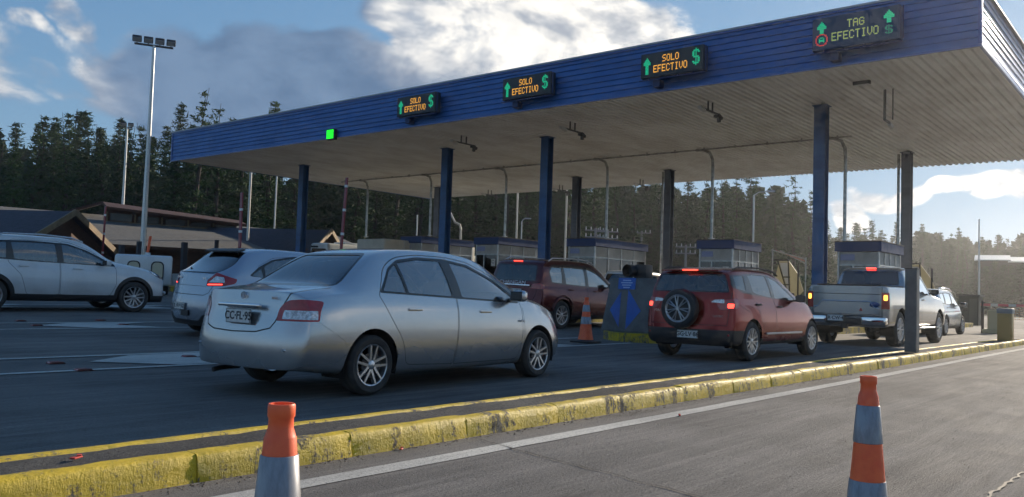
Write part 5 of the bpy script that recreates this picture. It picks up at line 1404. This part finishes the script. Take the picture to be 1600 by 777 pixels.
def hatch_spec():
    k = [(0.00, .77, .72, .90, .60, 1.00, 1.03), (.22, .79, .745, .92, .62, 1.13, 1.17), (.45, .81, .755, .925, .60, 1.28, 1.33), (.75, .82, .76, .92, .585, 1.36, 1.42),
         (1.2, .825, .765, .905, .58, 1.395, 1.455), (1.8, .825, .765, .89, .58, 1.39, 1.45), (2.2, .82, .765, .88, .585, 1.33, 1.40), (2.6, .81, .76, .87, .62, 1.14, 1.23),
         (2.95, .80, .75, .86, .66, .98, 1.04), (3.3, .79, .73, .82, .65, .90, .93), (3.75, .77, .69, .74, .6, .79, .82), (4.0, .72, .62, .60, .5, .64, .67)]
    return dict(keys=k, zb=.18, wz=.30, wr=.30, rim=.20, style=(6, 'twin'), arches=[(.72, .36), (3.22, .36)], paint=BLUESILVER, tuck=.06,
        rear=dict(prof=[(.2, .04), (.3, -.02), (.5, -.05), (.58, .0), (.80, .03), (1.0, .08), (1.4, .50)], plan=.26, n=3.0, L=1.0),
        front=dict(prof=[(.15, .05), (.35, 0), (.6, .02), (.75, .06)], plan=.4, n=2.6, L=1.1),
        clad=[[(-.3, .05), (-.3, .26), (4.3, .26), (4.3, .05)]],
        clad_rear=[rnd([(-.9, .05), (-.9, .33), (-.45, .36), (-.34, .26), (.34, .26), (.45, .36), (.9, .33), (.9, .05)], .03)],
        dlo=rnd([(.62, .99), (.82, 1.14), (1.1, 1.27), (1.5, 1.335), (1.9, 1.32), (2.2, 1.25), (2.62, 1.05), (2.80, .89), (1.6, .915)], .06),
        sidewin=[rnd([(.68, 1.0), (.86, 1.12), (.90, .96)], .02), rnd([(.93, .955), (.92, 1.15), (1.12, 1.245), (1.50, 1.31), (1.55, .93)], .03), rnd([(1.66, .925), (1.62, 1.31), (1.9, 1.295), (2.18, 1.225), (2.57, 1.03), (2.68, .90)], .03)],
        doors=[rnd([(.86, .93), (1.0, .65), (1.10, .28), (1.60, .26), (1.62, 1.345), (1.12, 1.30), (.80, 1.15)], .04), rnd([(1.612, .26), (2.72, .26), (2.84, .60), (2.84, .88), (2.64, 1.08), (2.2, 1.275), (1.9, 1.345), (1.628, 1.345)], .04)],
        rearwin=rnd([(-.55, 1.0), (.55, 1.0), (.60, 1.15), (.52, 1.36), (-.52, 1.36), (-.60, 1.15)], .07), rw_x=(-.1, 1.1), rearglass=TINTD,
        windshield=rnd([(-.64, .96), (.64, .96), (.56, 1.25), (.50, 1.38), (-.50, 1.38), (-.56, 1.25)], .06), ws_x=(1.9, 3.2),
        lamps=[('r', 'tail_light', REDLENS, rnd([(.50, .80), (.52, .90), (.72, 1.02), (1.16, .93), (1.13, .86), (.93, .82)], .03)),
               ('r', 'reversing_light', CLEARLENS, rnd([(.56, .865), (.72, .965), (.90, .95), (.93, .87)], .02)),
               ('r', 'brake_light', REDLIT, [(.54, .822), (.54, .838), (.88, .85), (.88, .834)]),
               ('f', 'headlight', HEADLENS, rnd([(.52, .60), (.50, .70), (.80, .78), (1.15, .82), (1.16, .74), (.95, .64)], .05))],
        seams=[('rear', [(.60, .98), (.54, .80), (.50, .70), (.42, .66), (-.42, .66), (-.50, .70), (-.54, .80), (-.60, .98)], .01), ('rear', [(.42, .80), (-.42, .80)], .006)],
        cab=(.5, 2.75), dash=.93, seath=1.02, mirror=(2.5, .80, .95), handles=[(1.1, .80), (2.05, .79)])
def suv_spec(L=4.45, H=1.66, **kw):
    k = [(0.00, .80, .75, 1.00, .66, H-.16, H-.12), (.10, .82, .765, 1.005, .665, H-.12, H-.07), (.30, .84, .775, 1.005, .665, H-.09, H-.035), (.8, .85, .78, 1.0, .66, H-.07, H-.015),
         (1.4, .85, .78, .99, .66, H-.06, H), (2.0, .85, .78, .975, .655, H-.065, H-.005), (2.35, .845, .78, .965, .655, H-.11, H-.045), (2.7, .84, .775, .955, .67, H-.27, H-.20),
         (3.05, .835, .77, .945, .69, H-.48, H-.41), (3.3, .83, .76, .93, .70, 1.03, 1.07), (3.7, .82, .74, .90, .68, .98, 1.01), (4.1, .80, .71, .83, .64, .90, .93), (L-.08, .77, .66, .74, .58, .80, .84), (L, .74, .62, .66, .55, .70, .74)]
    d = dict(keys=k, zb=.22, wz=.33, wr=.33, rim=.225, style=(5, 'twin'), arches=[(.90, .385), (3.45, .385)], paint=MAROON, tuck=.05,
        rear=dict(prof=[(.2, .06), (.35, -.02), (.55, -.04), (.66, .02), (1.0, .04), (1.2, .10), (H, .30)], plan=.18, n=3.6, L=.9),
        front=dict(prof=[(.15, .05), (.35, 0), (.7, .02), (.9, .08)], plan=.35, n=2.8, L=1.1),
        dlo=rnd([(.50, 1.06), (.42, 1.33), (.55, H-.15), (1.4, H-.12), (2.1, H-.14), (2.5, H-.26), (3.08, 1.03), (3.10, .985), (1.5, 1.02)], .05),
        sidewin=[rnd([(.52, 1.09), (.46, 1.32), (.58, H-.185), (.93, H-.175), (.93, 1.07)], .03), rnd([(1.08, 1.06), (1.02, H-.17), (1.4, H-.155), (1.85, H-.165), (1.90, 1.03)], .03), rnd([(2.02, 1.025), (1.98, H-.165), (2.12, H-.175), (2.46, H-.285), (2.95, 1.04), (2.97, 1.01)], .03)],
        doors=[rnd([(.96, 1.0), (1.20, .75), (1.32, .36), (1.94, .36), (1.95, H-.10), (1.0, H-.11), (.96, 1.2)], .05), rnd([(1.952, .36), (3.0, .36), (3.12, .6), (3.12, .96), (2.55, H-.25), (2.13, H-.11), (1.958, H-.10)], .05)],
        rearwin=rnd([(-.62, 1.08), (.62, 1.08), (.58, H-.17), (-.58, H-.17)], .06), rw_x=(-.2, .8), rearglass=TINTD,
        windshield=rnd([(-.66, 1.05), (.66, 1.05), (.60, H-.2), (.56, H-.08), (-.56, H-.08), (-.60, H-.2)], .06), ws_x=(2.0, 3.5),
        lamps=[('r', 'tail_light', REDLENS, rnd([(.58, .92), (.60, 1.02), (.85, 1.05), (1.02, 1.0), (.98, .92)], .03)),
               ('f', 'headlight', HEADLENS, rnd([(.52, .72), (.50, .80), (.80, .88), (1.2, .93), (1.2, .86), (.95, .76)], .05))],
        seams=[('rear', [(.70, 1.06), (.66, .85), (.60, .66), (-.60, .66), (-.66, .85), (-.70, 1.06)], .01)],
        clad=[[(-.3, .05), (-.3, .33), (L+.3, .33), (L+.3, .05)]], clad_rear=[[(-.9, .05), (-.9, .42), (.9, .42), (.9, .05)]],
        cab=(.7, 3.0), dash=1.02, seath=1.16, mirror=(2.85, .84, 1.06), handles=[(1.25, .93), (2.3, .91)])
    d['sub'] = 1; d.update(kw); return d
def eco_spec():
    H = 1.50
    k = [(0.00, .76, .72, .98, .60, 1.34, 1.39), (.12, .785, .735, .98, .61, 1.385, 1.43), (.4, .80, .745, .975, .615, 1.42, 1.465), (1.0, .81, .75, .96, .61, 1.445, 1.50),
         (1.6, .81, .75, .945, .605, 1.44, 1.50), (2.0, .81, .75, .935, .60, 1.40, 1.465), (2.4, .81, .75, .93, .62, 1.25, 1.33), (2.75, .805, .745, .93, .66, 1.09, 1.15),
         (2.95, .80, .74, .93, .67, 1.01, 1.045), (3.3, .80, .73, .90, .66, .965, .995), (3.65, .79, .70, .84, .62, .90, .93), (3.86, .76, .66, .74, .56, .80, .83), (3.95, .73, .62, .64, .52, .68, .71)]
    return dict(sub=2, step=.13, keys=k, zb=.24, wz=.315, wr=.315, rim=.212, style=(7, 'twin'), arches=[(.74, .36), (3.36, .36)], archtrim=.0, paint=RED, tuck=.05,
        rear=dict(prof=[(.2, .05), (.35, -.04), (.50, -.05), (.58, .0), (.95, .02), (1.1, .06), (1.5, .19)], plan=.14, n=3.6, L=.8),
        front=dict(prof=[(.15, .05), (.35, 0), (.7, .02), (.9, .08)], plan=.35, n=2.8, L=1.0),
        clad=[rnd([(-.3, .05), (-.3, .48), (.28, .47), (.38, .36), (1.1, .36), (1.15, .345), (2.9, .345), (2.95, .36), (3.75, .36), (4.2, .45), (4.2, .05)], .03)],
        clad_rear=[[(-.9, .05), (-.9, .49), (.9, .49), (.9, .05)]],
        dlo=rnd([(.50, 1.07), (.16, 1.16), (.22, 1.35), (1.0, 1.395), (1.65, 1.39), (2.0, 1.33), (2.68, 1.03), (2.70, .97), (1.65, 1.0), (1.0, 1.04)], .05),
        sidewin=[rnd([(.27, 1.14), (.29, 1.33), (.62, 1.35), (.60, 1.11)], .03), rnd([(.86, 1.10), (.80, 1.36), (1.0, 1.375), (1.52, 1.372), (1.60, 1.02), (1.02, 1.065)], .03), rnd([(1.72, 1.01), (1.64, 1.37), (1.98, 1.305), (2.60, 1.02), (2.6, .985)], .03)],
        doors=[rnd([(.80, 1.05), (1.0, .80), (1.14, .55), (1.14, .30), (1.66, .30), (1.67, 1.41), (.9, 1.415), (.74, 1.33)], .05), rnd([(1.672, .30), (2.78, .30), (2.86, .55), (2.86, .93), (2.02, 1.36), (1.678, 1.41)], .05)],
        rearwin=rnd([(-.66, 1.07), (.66, 1.07), (.62, 1.22), (.55, 1.36), (-.55, 1.36), (-.62, 1.22)], .04), rw_x=(-.2, .6), rearglass=TINTC, sideglass=TINTC,
        windshield=rnd([(-.64, 1.0), (.64, 1.0), (.56, 1.32), (.52, 1.43), (-.52, 1.43), (-.56, 1.32)], .06), ws_x=(1.8, 3.2),
        lamps=[('r', 'tail_light', REDLENS, rnd([(.60, .80), (.55, .87), (.52, .945), (.92, .985), (1.02, .96), (.98, .83)], .03)),
               ('r', 'reversing_light', CLEARLENS, rnd([(.43, .915), (.50, .955), (.68, .965), (.68, .905)], .015)),
               ('r', 'brake_light', REDLIT, rnd([(.74, .83), (.74, .90), (.88, .90), (.86, .83)], .02)),
               ('f', 'headlight', HEADLENS, rnd([(.52, .72), (.50, .80), (.80, .88), (1.2, .93), (1.2, .86), (.95, .76)], .05))],
        seams=[('rear', [(.70, 1.07), (.68, .80), (.66, .56), (-.66, .56), (-.68, .80), (-.70, 1.07)], .01), ('side', [(.20, .92), (.42, .84), (.62, .78)], .006)],
        cab=(.55, 2.75), dash=1.0, seath=1.10, mirror=(2.52, .80, 1.02), handles=[(.98, .90), (1.85, .87)], mirmat=BLACK, handmat=BLACK)
def pickup_spec():
    k = [(0.00, .865, .845, 1.22, .79, 1.295, 1.305), (.15, .875, .85, 1.23, .80, 1.31, 1.32), (1.0, .88, .855, 1.235, .80, 1.315, 1.325), (1.55, .88, .855, 1.23, .80, 1.312, 1.322),
         (1.62, .88, .85, 1.16, .76, 1.33, 1.35), (1.74, .88, .845, 1.13, .68, 1.68, 1.73), (1.95, .88, .845, 1.12, .66, 1.735, 1.79), (2.5, .88, .845, 1.11, .66, 1.755, 1.815),
         (3.1, .88, .845, 1.10, .66, 1.745, 1.805), (3.5, .88, .845, 1.09, .67, 1.62, 1.68), (3.95, .88, .84, 1.10, .74, 1.27, 1.33), (4.1, .88, .835, 1.11, .76, 1.19, 1.23),
         (4.7, .875, .82, 1.08, .74, 1.15, 1.19), (5.25, .86, .79, 1.03, .70, 1.09, 1.13), (5.42, .83, .75, .95, .65, 1.00, 1.04), (5.5, .80, .72, .88, .6, .93, .97)]
    return dict(keys=k, zb=.42, wz=.385, wr=.385, rim=.255, ww=.24, style=(6, 'twin'), arches=[(1.02, .47), (4.52, .47)], paint=SILVER_W, tuck=.03, step=.10, extra=[1.585, 1.67], bulge=.008,
        rear=dict(prof=[(.4, .03), (.6, .0), (1.3, .0)], plan=.06, n=8, L=.5), front=dict(prof=[(.3, .05), (1.2, .02)], plan=.22, n=3, L=.8),
        dlo=rnd([(1.86, 1.21), (1.92, 1.60), (2.1, 1.66), (3.05, 1.66), (3.42, 1.56), (3.88, 1.19), (3.8, 1.15), (2.9, 1.20)], .05),
        sidewin=[rnd([(1.93, 1.24), (1.97, 1.58), (2.12, 1.63), (2.66, 1.63), (2.70, 1.23)], .04), rnd([(2.82, 1.23), (2.80, 1.63), (3.03, 1.63), (3.38, 1.53), (3.74, 1.21), (3.72, 1.19)], .04)],
        doors=[rnd([(1.80, .48), (1.80, 1.64), (2.05, 1.70), (2.74, 1.70), (2.75, .48)], .05), rnd([(2.758, .48), (2.752, 1.70), (3.08, 1.70), (3.46, 1.60), (3.95, 1.22), (3.95, .48)], .05)],
        rearwin=rnd([(-.66, 1.37), (.66, 1.37), (.60, 1.69), (-.60, 1.69)], .05), rw_x=(1.5, 2.0), rearglass=TINTD,
        windshield=rnd([(-.72, 1.24), (.72, 1.24), (.62, 1.62), (.58, 1.74), (-.58, 1.74), (-.62, 1.62)], .06), ws_x=(3.2, 4.2),
        lamps=[('r', 'tail_light', REDLENS, [(.75, .82), (.75, 1.17), (.97, 1.17), (.97, .82)]), ('r', 'brake_light', mat('amber_lamp', (.9, .3, .05), .3, emit=(1, .35, .05), estr=3.0), rnd([(.80, 1.0), (.80, 1.12), (.90, 1.12), (.90, 1.0)], .03)),
               ('f', 'headlight', HEADLENS, rnd([(.62, .86), (.62, 1.04), (1.05, 1.06), (1.05, .90)], .05))],
        seams=[('rear', [(.735, 1.28), (.735, .66)], .012), ('rear', [(-.735, 1.28), (-.735, .66)], .012), ('rear', [(.74, .655), (-.74, .655)], .02),
               ('rear', [(.70, 1.13), (-.70, 1.13)], .012), ('side', [(1.62, 1.28), (1.64, .5)], .012)],
        cab=(1.9, 3.7), dash=1.18, seath=1.35, mirror=(3.6, .88, 1.26), handles=[(2.0, 1.06), (2.95, 1.06)], mirmat=BLACK)
def van_spec(L=5.2, H=2.3, pm=WHITE):
    k = [(0.0, .86, .84, 1.05, .76, H-.14, H-.06), (.2, .88, .86, 1.05, .78, H-.08, H-.02), (1.5, .88, .86, 1.05, .78, H-.06, H), (3.4, .88, .86, 1.02, .77, H-.08, H-.02), (3.9, .88, .85, 1.0, .75, H-.35, H-.25),
         (4.5, .87, .83, .98, .72, 1.35, 1.43), (4.8, .85, .79, .95, .68, 1.12, 1.17), (L-.1, .82, .74, .82, .62, .92, .97), (L, .78, .7, .7, .56, .8, .84)]
    return dict(keys=k, zb=.28, wz=.34, wr=.34, rim=.21, style=(5, 'single'), sub=1, arches=[(1.05, .4), (4.2, .4)], paint=pm, tuck=.04,
        rear=dict(prof=[(.2, .0), (H, .08)], plan=.05, n=6, L=.4), front=dict(prof=[(.2, .05), (1, 0)], plan=.3, n=3, L=.9),
        dlo=rnd([(.3, 1.12), (.3, H-.35), (3.45, H-.38), (4.25, 1.15)], .06), sidewin=[rnd([(.36, 1.16), (.36, H-.4), (1.7, H-.4), (1.7, 1.16)], .05), rnd([(1.78, 1.16), (1.78, H-.4), (3.0, H-.4), (3.0, 1.16)], .05), rnd([(3.08, 1.16), (3.08, H-.42), (3.4, H-.43), (4.1, 1.18)], .05)],
        rearwin=rnd([(-.68, 1.15), (.68, 1.15), (.64, H-.35), (-.64, H-.35)], .05), rw_x=(-.2, .5), rearglass=TINTD,
        windshield=rnd([(-.7, 1.12), (.7, 1.12), (.64, H-.35), (-.64, H-.35)], .06), ws_x=(3.6, 5.0),
        lamps=[('r', 'tail_light', REDLENS, [(.74, .8), (.74, 1.3), (.86, 1.3), (.86, .8)]), ('f', 'headlight', HEADLENS, rnd([(.62, .7), (.62, .85), (1.1, .92), (1.1, .76)], .04))],
        cab=(2.4, 4.3), dash=1.1, seath=1.4, mirror=(3.95, .88, 1.25))

def third_light(root, x, z, w=.26):
    b = B(); box(b, (x, 0, z), (.03, w, .022), bev=.006); obj('brake_light', b, REDLIT, root)

# --- the silver sedan in the foreground
sp = stretch(sedan_spec(), 1.04)
sed, g, warp = make_car('parked_sedan', sp, (4.13, 6.54, 0), 'silver four-door sedan nearest the camera, stopped beside the yellow kerb with five-twin-spoke alloy wheels', 'car', yaw=R(3.2))
lx = warp(0, 0, .74)
plate(sed, lx-.055, -.08, .69, 'CC·FL·95')
b = B()
M = Matrix.Translation((lx-.03, 0, .775))
box(b, (lx-.035, -.06, .785), (.05, .56, .034), bev=.014, seg=3); obj('trunk_trim', b, CHROME, sed, 50)
b = B()
for (a1, a2, dx) in ((.045, .031, 0), (.031, .012, 0), (.014, .029, .0)):
    rr = Matrix.Translation((warp(0, 0, .865)-.006, -.05, .868)) @ Matrix.Rotation(R(-90), 4, 'Y')
    ring = []
    for k in range(28):
        a = 2*math.pi*k/28
        c = Vector((a2*math.sin(a), a1*math.cos(a), 0))
        if a1 == .014: c = Vector((a2*math.sin(a), a1*math.cos(a), 0))
        ring.append(rr @ c)
    tube(b, ring+[ring[0]], .0042, 6)
obj('emblem', b, CHROME, sed, 60)
text_obj('model_lettering', 'YARIS', .035, rear_M(warp(0, .42, .86)-.004, -.43, .855), CHROME, sed, .002)
b = B(); tube(b, [(.40, .42, .20), (.20, .42, .195), (.12, .42, .18)], .022, 10); obj('exhaust_pipe', b, DARKMETAL, sed, 40)
for s in (-1, 1):
    b = B(); cyl(b, (warp(.0, .60, .42)-.004, s*.60, .42), (warp(.0, .60, .42)+.02, s*.60, .42), .012, n=12); obj('parking_sensor', b, CHROME, sed, 40)
b = B(); box(b, (3.22, -.812, .655), (.06, .012, .022), bev=.005, seg=2); obj('side_marker', b, CLEARLENS, sed)

# --- silver hatchback left of the sedan
sp = hatch_spec()
hat, g, warp = make_car('parked_hatchback', sp, (7.0, 12.42, gz(12.4)), 'pale silver-blue hatchback between the sedan and the white car, red-rimmed tail lights on', 'car')
plate(hat, warp(0, 0, .45)-.01, .12, .47, 'JL·RV·52', .32, .11)
b = B(); box(b, (warp(0, 0, .34)-.01, -.05, .37), (.03, .2, .09)); obj('tow_cover', b, BLACK, hat)
b = B()
tube(b, [(warp(.08, 0, 1.02)-.0, .05, 1.02), (warp(.1, .3, 1.06)-.02, .28, 1.07), (warp(.15, .5, 1.10)-.02, .44, 1.085)], .011, 6); obj('rear_wiper', b, BLACK, hat)
b = B(); box(b, (warp(0.45, 0, 1.36)+.03, 0, 1.385), (.16, .96, .03), ry(R(-16)), bev=.012, seg=2); obj('roof_spoiler', b, BLACK, hat, 40)
text_obj('maker_lettering', 'DFM', .05, rear_M(warp(0, .3, .93)-.012, .35, .92), CHROME, hat, .002)
text_obj('model_lettering', 'AX4', .05, rear_M(warp(0, .3, .93)-.012, -.38, .92), CHROME, hat, .002)

# --- dark-glassed car ahead of the white one
sp = hatch_spec(); sp['paint'] = paint('steel_blue_paint', (.22, .29, .38), .6, .35, .15); sp['lamps'] = sp['lamps'][:2]+sp['lamps'][3:]; sp['sub'] = 1
h2, g, warp = make_car('parked_hatchback', sp, (11.1, 19.5, gz(19.5)), 'steel-blue car mostly hidden behind the pale hatchback, only its rear glass and wiper showing', 'car')
b = B(); tube(b, [(warp(.08, 0, 1.02), .05, 1.02), (warp(.1, .3, 1.06)-.02, .28, 1.07), (warp(.2, .5, 1.12)-.02, .46, 1.12)], .013, 6); obj('rear_wiper', b, BLACK, h2)

# --- white crossover at the left edge
sp = suv_spec(4.45, 1.56, paint=WHITE, archtrim=.075, style=(6, 'twin'), wr=.335, wz=.335, rim=.235,
    clad=[[(-.3, .05), (-.3, .37), (4.8, .37), (4.8, .05)]], arches=[(.66, .375), (3.53, .375)])
ws, g, warp = make_car('parked_crossover', sp, (5.52, 19.05, gz(18.6)-.0), 'white crossover at the left edge with black wheel-arch trim and roof rails', 'car')
for s in (-1, 1):
    b = B(); tube(b, [(.75, s*.64, 1.50), (.9, s*.64, 1.555), (1.6, s*.635, 1.575), (2.2, s*.635, 1.545), (2.42, s*.64, 1.47)], .018, 8); obj('roof_rail', b, ALLOY, ws, 50)
b = B(); box(b, (warp(4.4, 0, .75)+.02, 0, .66), (.03, .8, .22), bev=.02); obj('grille', b, DARKMETAL, ws, 40)
b = B(); box(b, (warp(4.4, .3, .4)-.02, 0, .42), (.04, 1.2, .10), bev=.02); obj('lower_grille', b, CHROME, ws, 40)

# --- maroon SUV in the second lane
sp = suv_spec(4.45, 1.64, rear=dict(prof=[(.2, .06), (.35, -.02), (.55, -.04), (.66, .02), (1.0, .03), (1.2, .07), (1.64, .22)], plan=.14, n=3.6, L=.9), archtrim=.0)
ch, g, warp = make_car('parked_suv', sp, (15.82, 13.05, gz(12.6)), 'maroon SUV in the second lane with a chrome strip and white lettering across its tailgate', 'car')
b = B(); box(b, (warp(0, 0, .985)-.012, 0, .985), (.03, 1.02, .045), bev=.012, seg=2); obj('tailgate_trim', b, CHROME, ch, 40)
text_obj('maker_lettering', 'CHANGAN', .105, rear_M(warp(0, 0, 1.05)-.004, .02, 1.045, R(6)) @ Matrix.Scale(1.5, 4, (1, 0, 0)), mat('white_letter', (.8, .8, .8), .4), ch, .003)
plate(ch, warp(0, 0, .82)-.02, -.12, .84, 'HB·XS·28')
text_obj('model_lettering', 'CS75', .06, rear_M(warp(0, .5, .75)-.01, -.42, .74), CHROME, ch, .002)
for s in (-1, 1):
    b = B(); tube(b, [(.5, s*.645, 1.57), (.65, s*.645, 1.645), (1.5, s*.645, 1.67), (2.1, s*.645, 1.65), (2.35, s*.65, 1.56)], .016, 8); obj('roof_rail', b, ALLOY, ch, 50)
b = B(); tube(b, [(.9+.42*math.cos(R(a)), -.852, .36+.42*math.sin(R(a))) for a in range(15, 166, 10)], .022, 8); obj('wheel_arch_flare', b, MAROON, ch, 60)
third_light(ch, warp(0, 0, 1.5)+.02, 1.545)

ch.scale = (1.05, 1.05, 1.05)
# --- red compact
sp = eco_spec()
eco, g, warp = make_car('parked_suv', sp, (12.05, 6.33, 0), 'red compact SUV with a spare wheel on its tailgate, behind the pickup', 'car')
plate(eco, warp(0, 0, .40)-.014, -.05, .405, 'GG·LV·86', .36, .125)
sw = B(); M = Matrix.Translation((warp(0, 0, .8)-.20, .06, .80)) @ Matrix.Rotation(R(-90), 4, 'Y')
r = .31
lathe(sw, [(.0001, -.18), (r*.7, -.18), (r*.93, -.17), (r, -.13), (r, -.05), (r*.95, -.012), (r*.82, .0), (r*.70, -.006)], M, 48)
cov = obj('spare_wheel', sw, BLACK, eco, 40)
b = B(); lathe(b, [(r*.71, -.004), (r*.69, .002), (r*.65, -.004), (r*.62, -.02), (.0001, -.02)], M, 48)
for kk in range(7):
    a0 = 2*math.pi*kk/7+.1
    for da in (-.14, .14):
        p0 = M @ Vector((.03*math.cos(a0), .03*math.sin(a0), .0)); p1 = M @ Vector((r*.66*math.cos(a0+da), r*.66*math.sin(a0+da), .0))
        tube(b, [p0, p1], [.012, .009], 6)
lathe(b, [(.0001, .006), (.03, .006), (.036, -.01)], M, 16)
rim_in = obj('rim', b, ALLOY, cov, 40)
b = B(); lathe(b, [(.0001, -.014), (r*.60, -.014)], M, 32); obj('wheel_back', b, BLACK, cov)
for s in (-1, 1):
    b = B(); tube(b, [(.35, s*.60, 1.44), (.5, s*.605, 1.475), (1.3, s*.60, 1.50), (1.9, s*.60, 1.465), (2.1, s*.61, 1.40)], .014, 8); obj('roof_rail', b, BLACK, eco, 50)
b = B(); box(b, (.02+warp(0, 0, 1.4)-.03, 0, 1.418), (.16, 1.0, .02), ry(R(-6)), bev=.008, seg=2); obj('roof_spoiler', b, RED, eco, 50)
b = B(); box(b, (warp(0, 0, 1.4)-.10, -.02, 1.415), (.03, .26, .022), bev=.005); obj('brake_light', b, REDLIT, eco)
text_obj('model_lettering', 'ECOSPORT', .045, rear_M(warp(0, .45, .72)-.006, -.50, .70), CHROME, eco, .002)
text_obj('maker_lettering', 'FORD', .05, rear_M(warp(0, .45, .72)-.006, .52, .76), CHROME, eco, .002)
for s in (-1, 1):
    b = B(); box(b, (warp(.05, .66, .42)+.0, s*.62, .415), (.03, .16, .04), bev=.01); obj('rear_reflector', b, REDLENS, eco)
    b = B(); box(b, (2.0, s*.815, .43), (1.55, .02, .035), bev=.009, seg=2); obj('sill_trim', b, mat('sill_silver', (.5, .5, .5), .35, .8), eco, 40)

# --- silver pickup
sp = pickup_spec()
pk, g, warp = make_car('pickup_truck', sp, (19.75, 6.34, 0), 'silver full-size pickup with a tall tailgate, behind the grey post on the kerb', 'pickup truck')
lx = warp(0, 0, .9)
b = B()
prism(b, rnd([(-.69, .70), (.69, .70), (.69, .80), (.60, .83), (.50, .955), (-.50, .955), (-.60, .83), (-.69, .80)], .02), 'x', lx-.022, lx+.01)
obj('tailgate_panel', b, SILVER_W, pk, 30)
b = B()
tube(b, [(lx-.02, -.70, .83), (lx-.03, -.60, .845), (lx-.03, -.51, .97), (lx-.03, .51, .97), (lx-.03, .60, .845), (lx-.02, .70, .83)], .014, 8); obj('tailgate_trim', b, CHROME, pk, 40)
b = B(); 
M = Matrix.Translation((lx-.03, -.60, .905)) @ Matrix.Rotation(R(-90), 4, 'Y')
lathe(b, [(.0001, .012), (.05, .01), (.06, 0)], M @ Matrix.Scale(1.7, 4, (0, 1, 0)), 24); obj('emblem', b, mat('emblem_blue', (.03, .07, .2), .2, .3), pk, 60)
for s in (-1, 1):
    b = B(); box(b, (-.10, s*.62, .56), (.17, .50, .16), bev=.03, seg=2); obj('rear_bumper', b, CHROME, pk, 40)
b = B(); box(b, (-.07, 0, .54), (.14, .80, .14), bev=.02); box(b, (-.08, 0, .43), (.1, .12, .1)); cyl(b, (.0, -.5, .37), (1.4, -.5, .37), .035)
obj('tow_step', b, BLACK, pk, 40)
plate(pk, -.15, .18, .60, 'KR·CW·47', .34, .13)
b = B(); tri = [(-.36, .765), (-.28, .765), (-.32, .84)]
prism(b, tri, 'x', lx-.030, lx-.024); obj('warning_sticker', b, REDLENS, pk)
b = B(); box(b, (1.76, 0, 1.755), (.04, .22, .03), bev=.008); obj('brake_light', b, REDLIT, pk)
b = B(); box(b, (.83, 0, 1.332), (1.45, 1.36, .02), bev=.008); obj('bed_cover', b, mat('bed_cover_black', (.02, .02, .022), .55), pk, 40)
for s in (-1, 1):
    b = B(); box(b, (2.85, s*.86, .40), (1.9, .14, .04), bev=.012); obj('side_step', b, ALLOY, pk, 40)

pk.scale = (1.05, 1.05, 1.05)
# --- further vehicles
sp = suv_spec(4.1, 1.56, paint=SILVER, arches=[(.86, .385), (3.45-.10, .385)]); sp['keys'] = [(a*4.1/4.45 if a > 3.4 else a, *k) for a, *k in sp['keys']]
s2, g, warp = make_car('parked_suv', sp, (29.75, 7.42, 0), 'silver SUV glinting in the sun beyond the pickup, roof bars on top', 'car')
for s in (-1, 1):
    b = B(); tube(b, [(.5, s*.645, 1.48), (.65, s*.645, 1.565), (1.5, s*.645, 1.59), (2.1, s*.645, 1.565), (2.35, s*.65, 1.48)], .02, 8); obj('roof_rail', b, CHROME, s2, 50)
sp = suv_spec(4.45, 1.72, paint=WHITE)
w2, g, warp = make_car('parked_suv', sp, (27.0, 17.2, gz(17.4)), 'white SUV under the canopy, its roof and side glass showing over the grey block', 'car')
sp = suv_spec(4.45, 1.70, paint=DARKRED)
r2_, g, warp = make_car('parked_suv', sp, (21.3, 17.4, gz(17.4)), 'bright red SUV behind the maroon one, only its roof showing', 'car')
sp = van_spec(5.2, 2.8)
v1, g, warp = make_car('parked_minibus', sp, (29.5, 38.6, gz(38.6)), 'white minibus with three small roof marks, farthest vehicle beside the lodge gable', 'minibus')
for q in range(3):
    b = B(); cyl(b, (.10, .55-.22*q, 2.55), (-.02, .55-.22*q, 2.55), .05, n=10); obj('roof_marker', b, SEAM, v1)
b = B(); box(b, (2.2, 0, 2.83), (1.4, 1.0, .12), bev=.04, seg=2); obj('roof_hatch', b, WHITE, v1, 40)
sp = suv_spec(4.45, 1.55, paint=paint('dark_car_paint', (.03, .035, .045), .5, .3))
dk, g, warp = make_car('parked_car', sp, (62.0, 2.2, 0), 'dark car far off at the right edge beyond the lowered boom', 'car', yaw=R(-150), tilt=False)
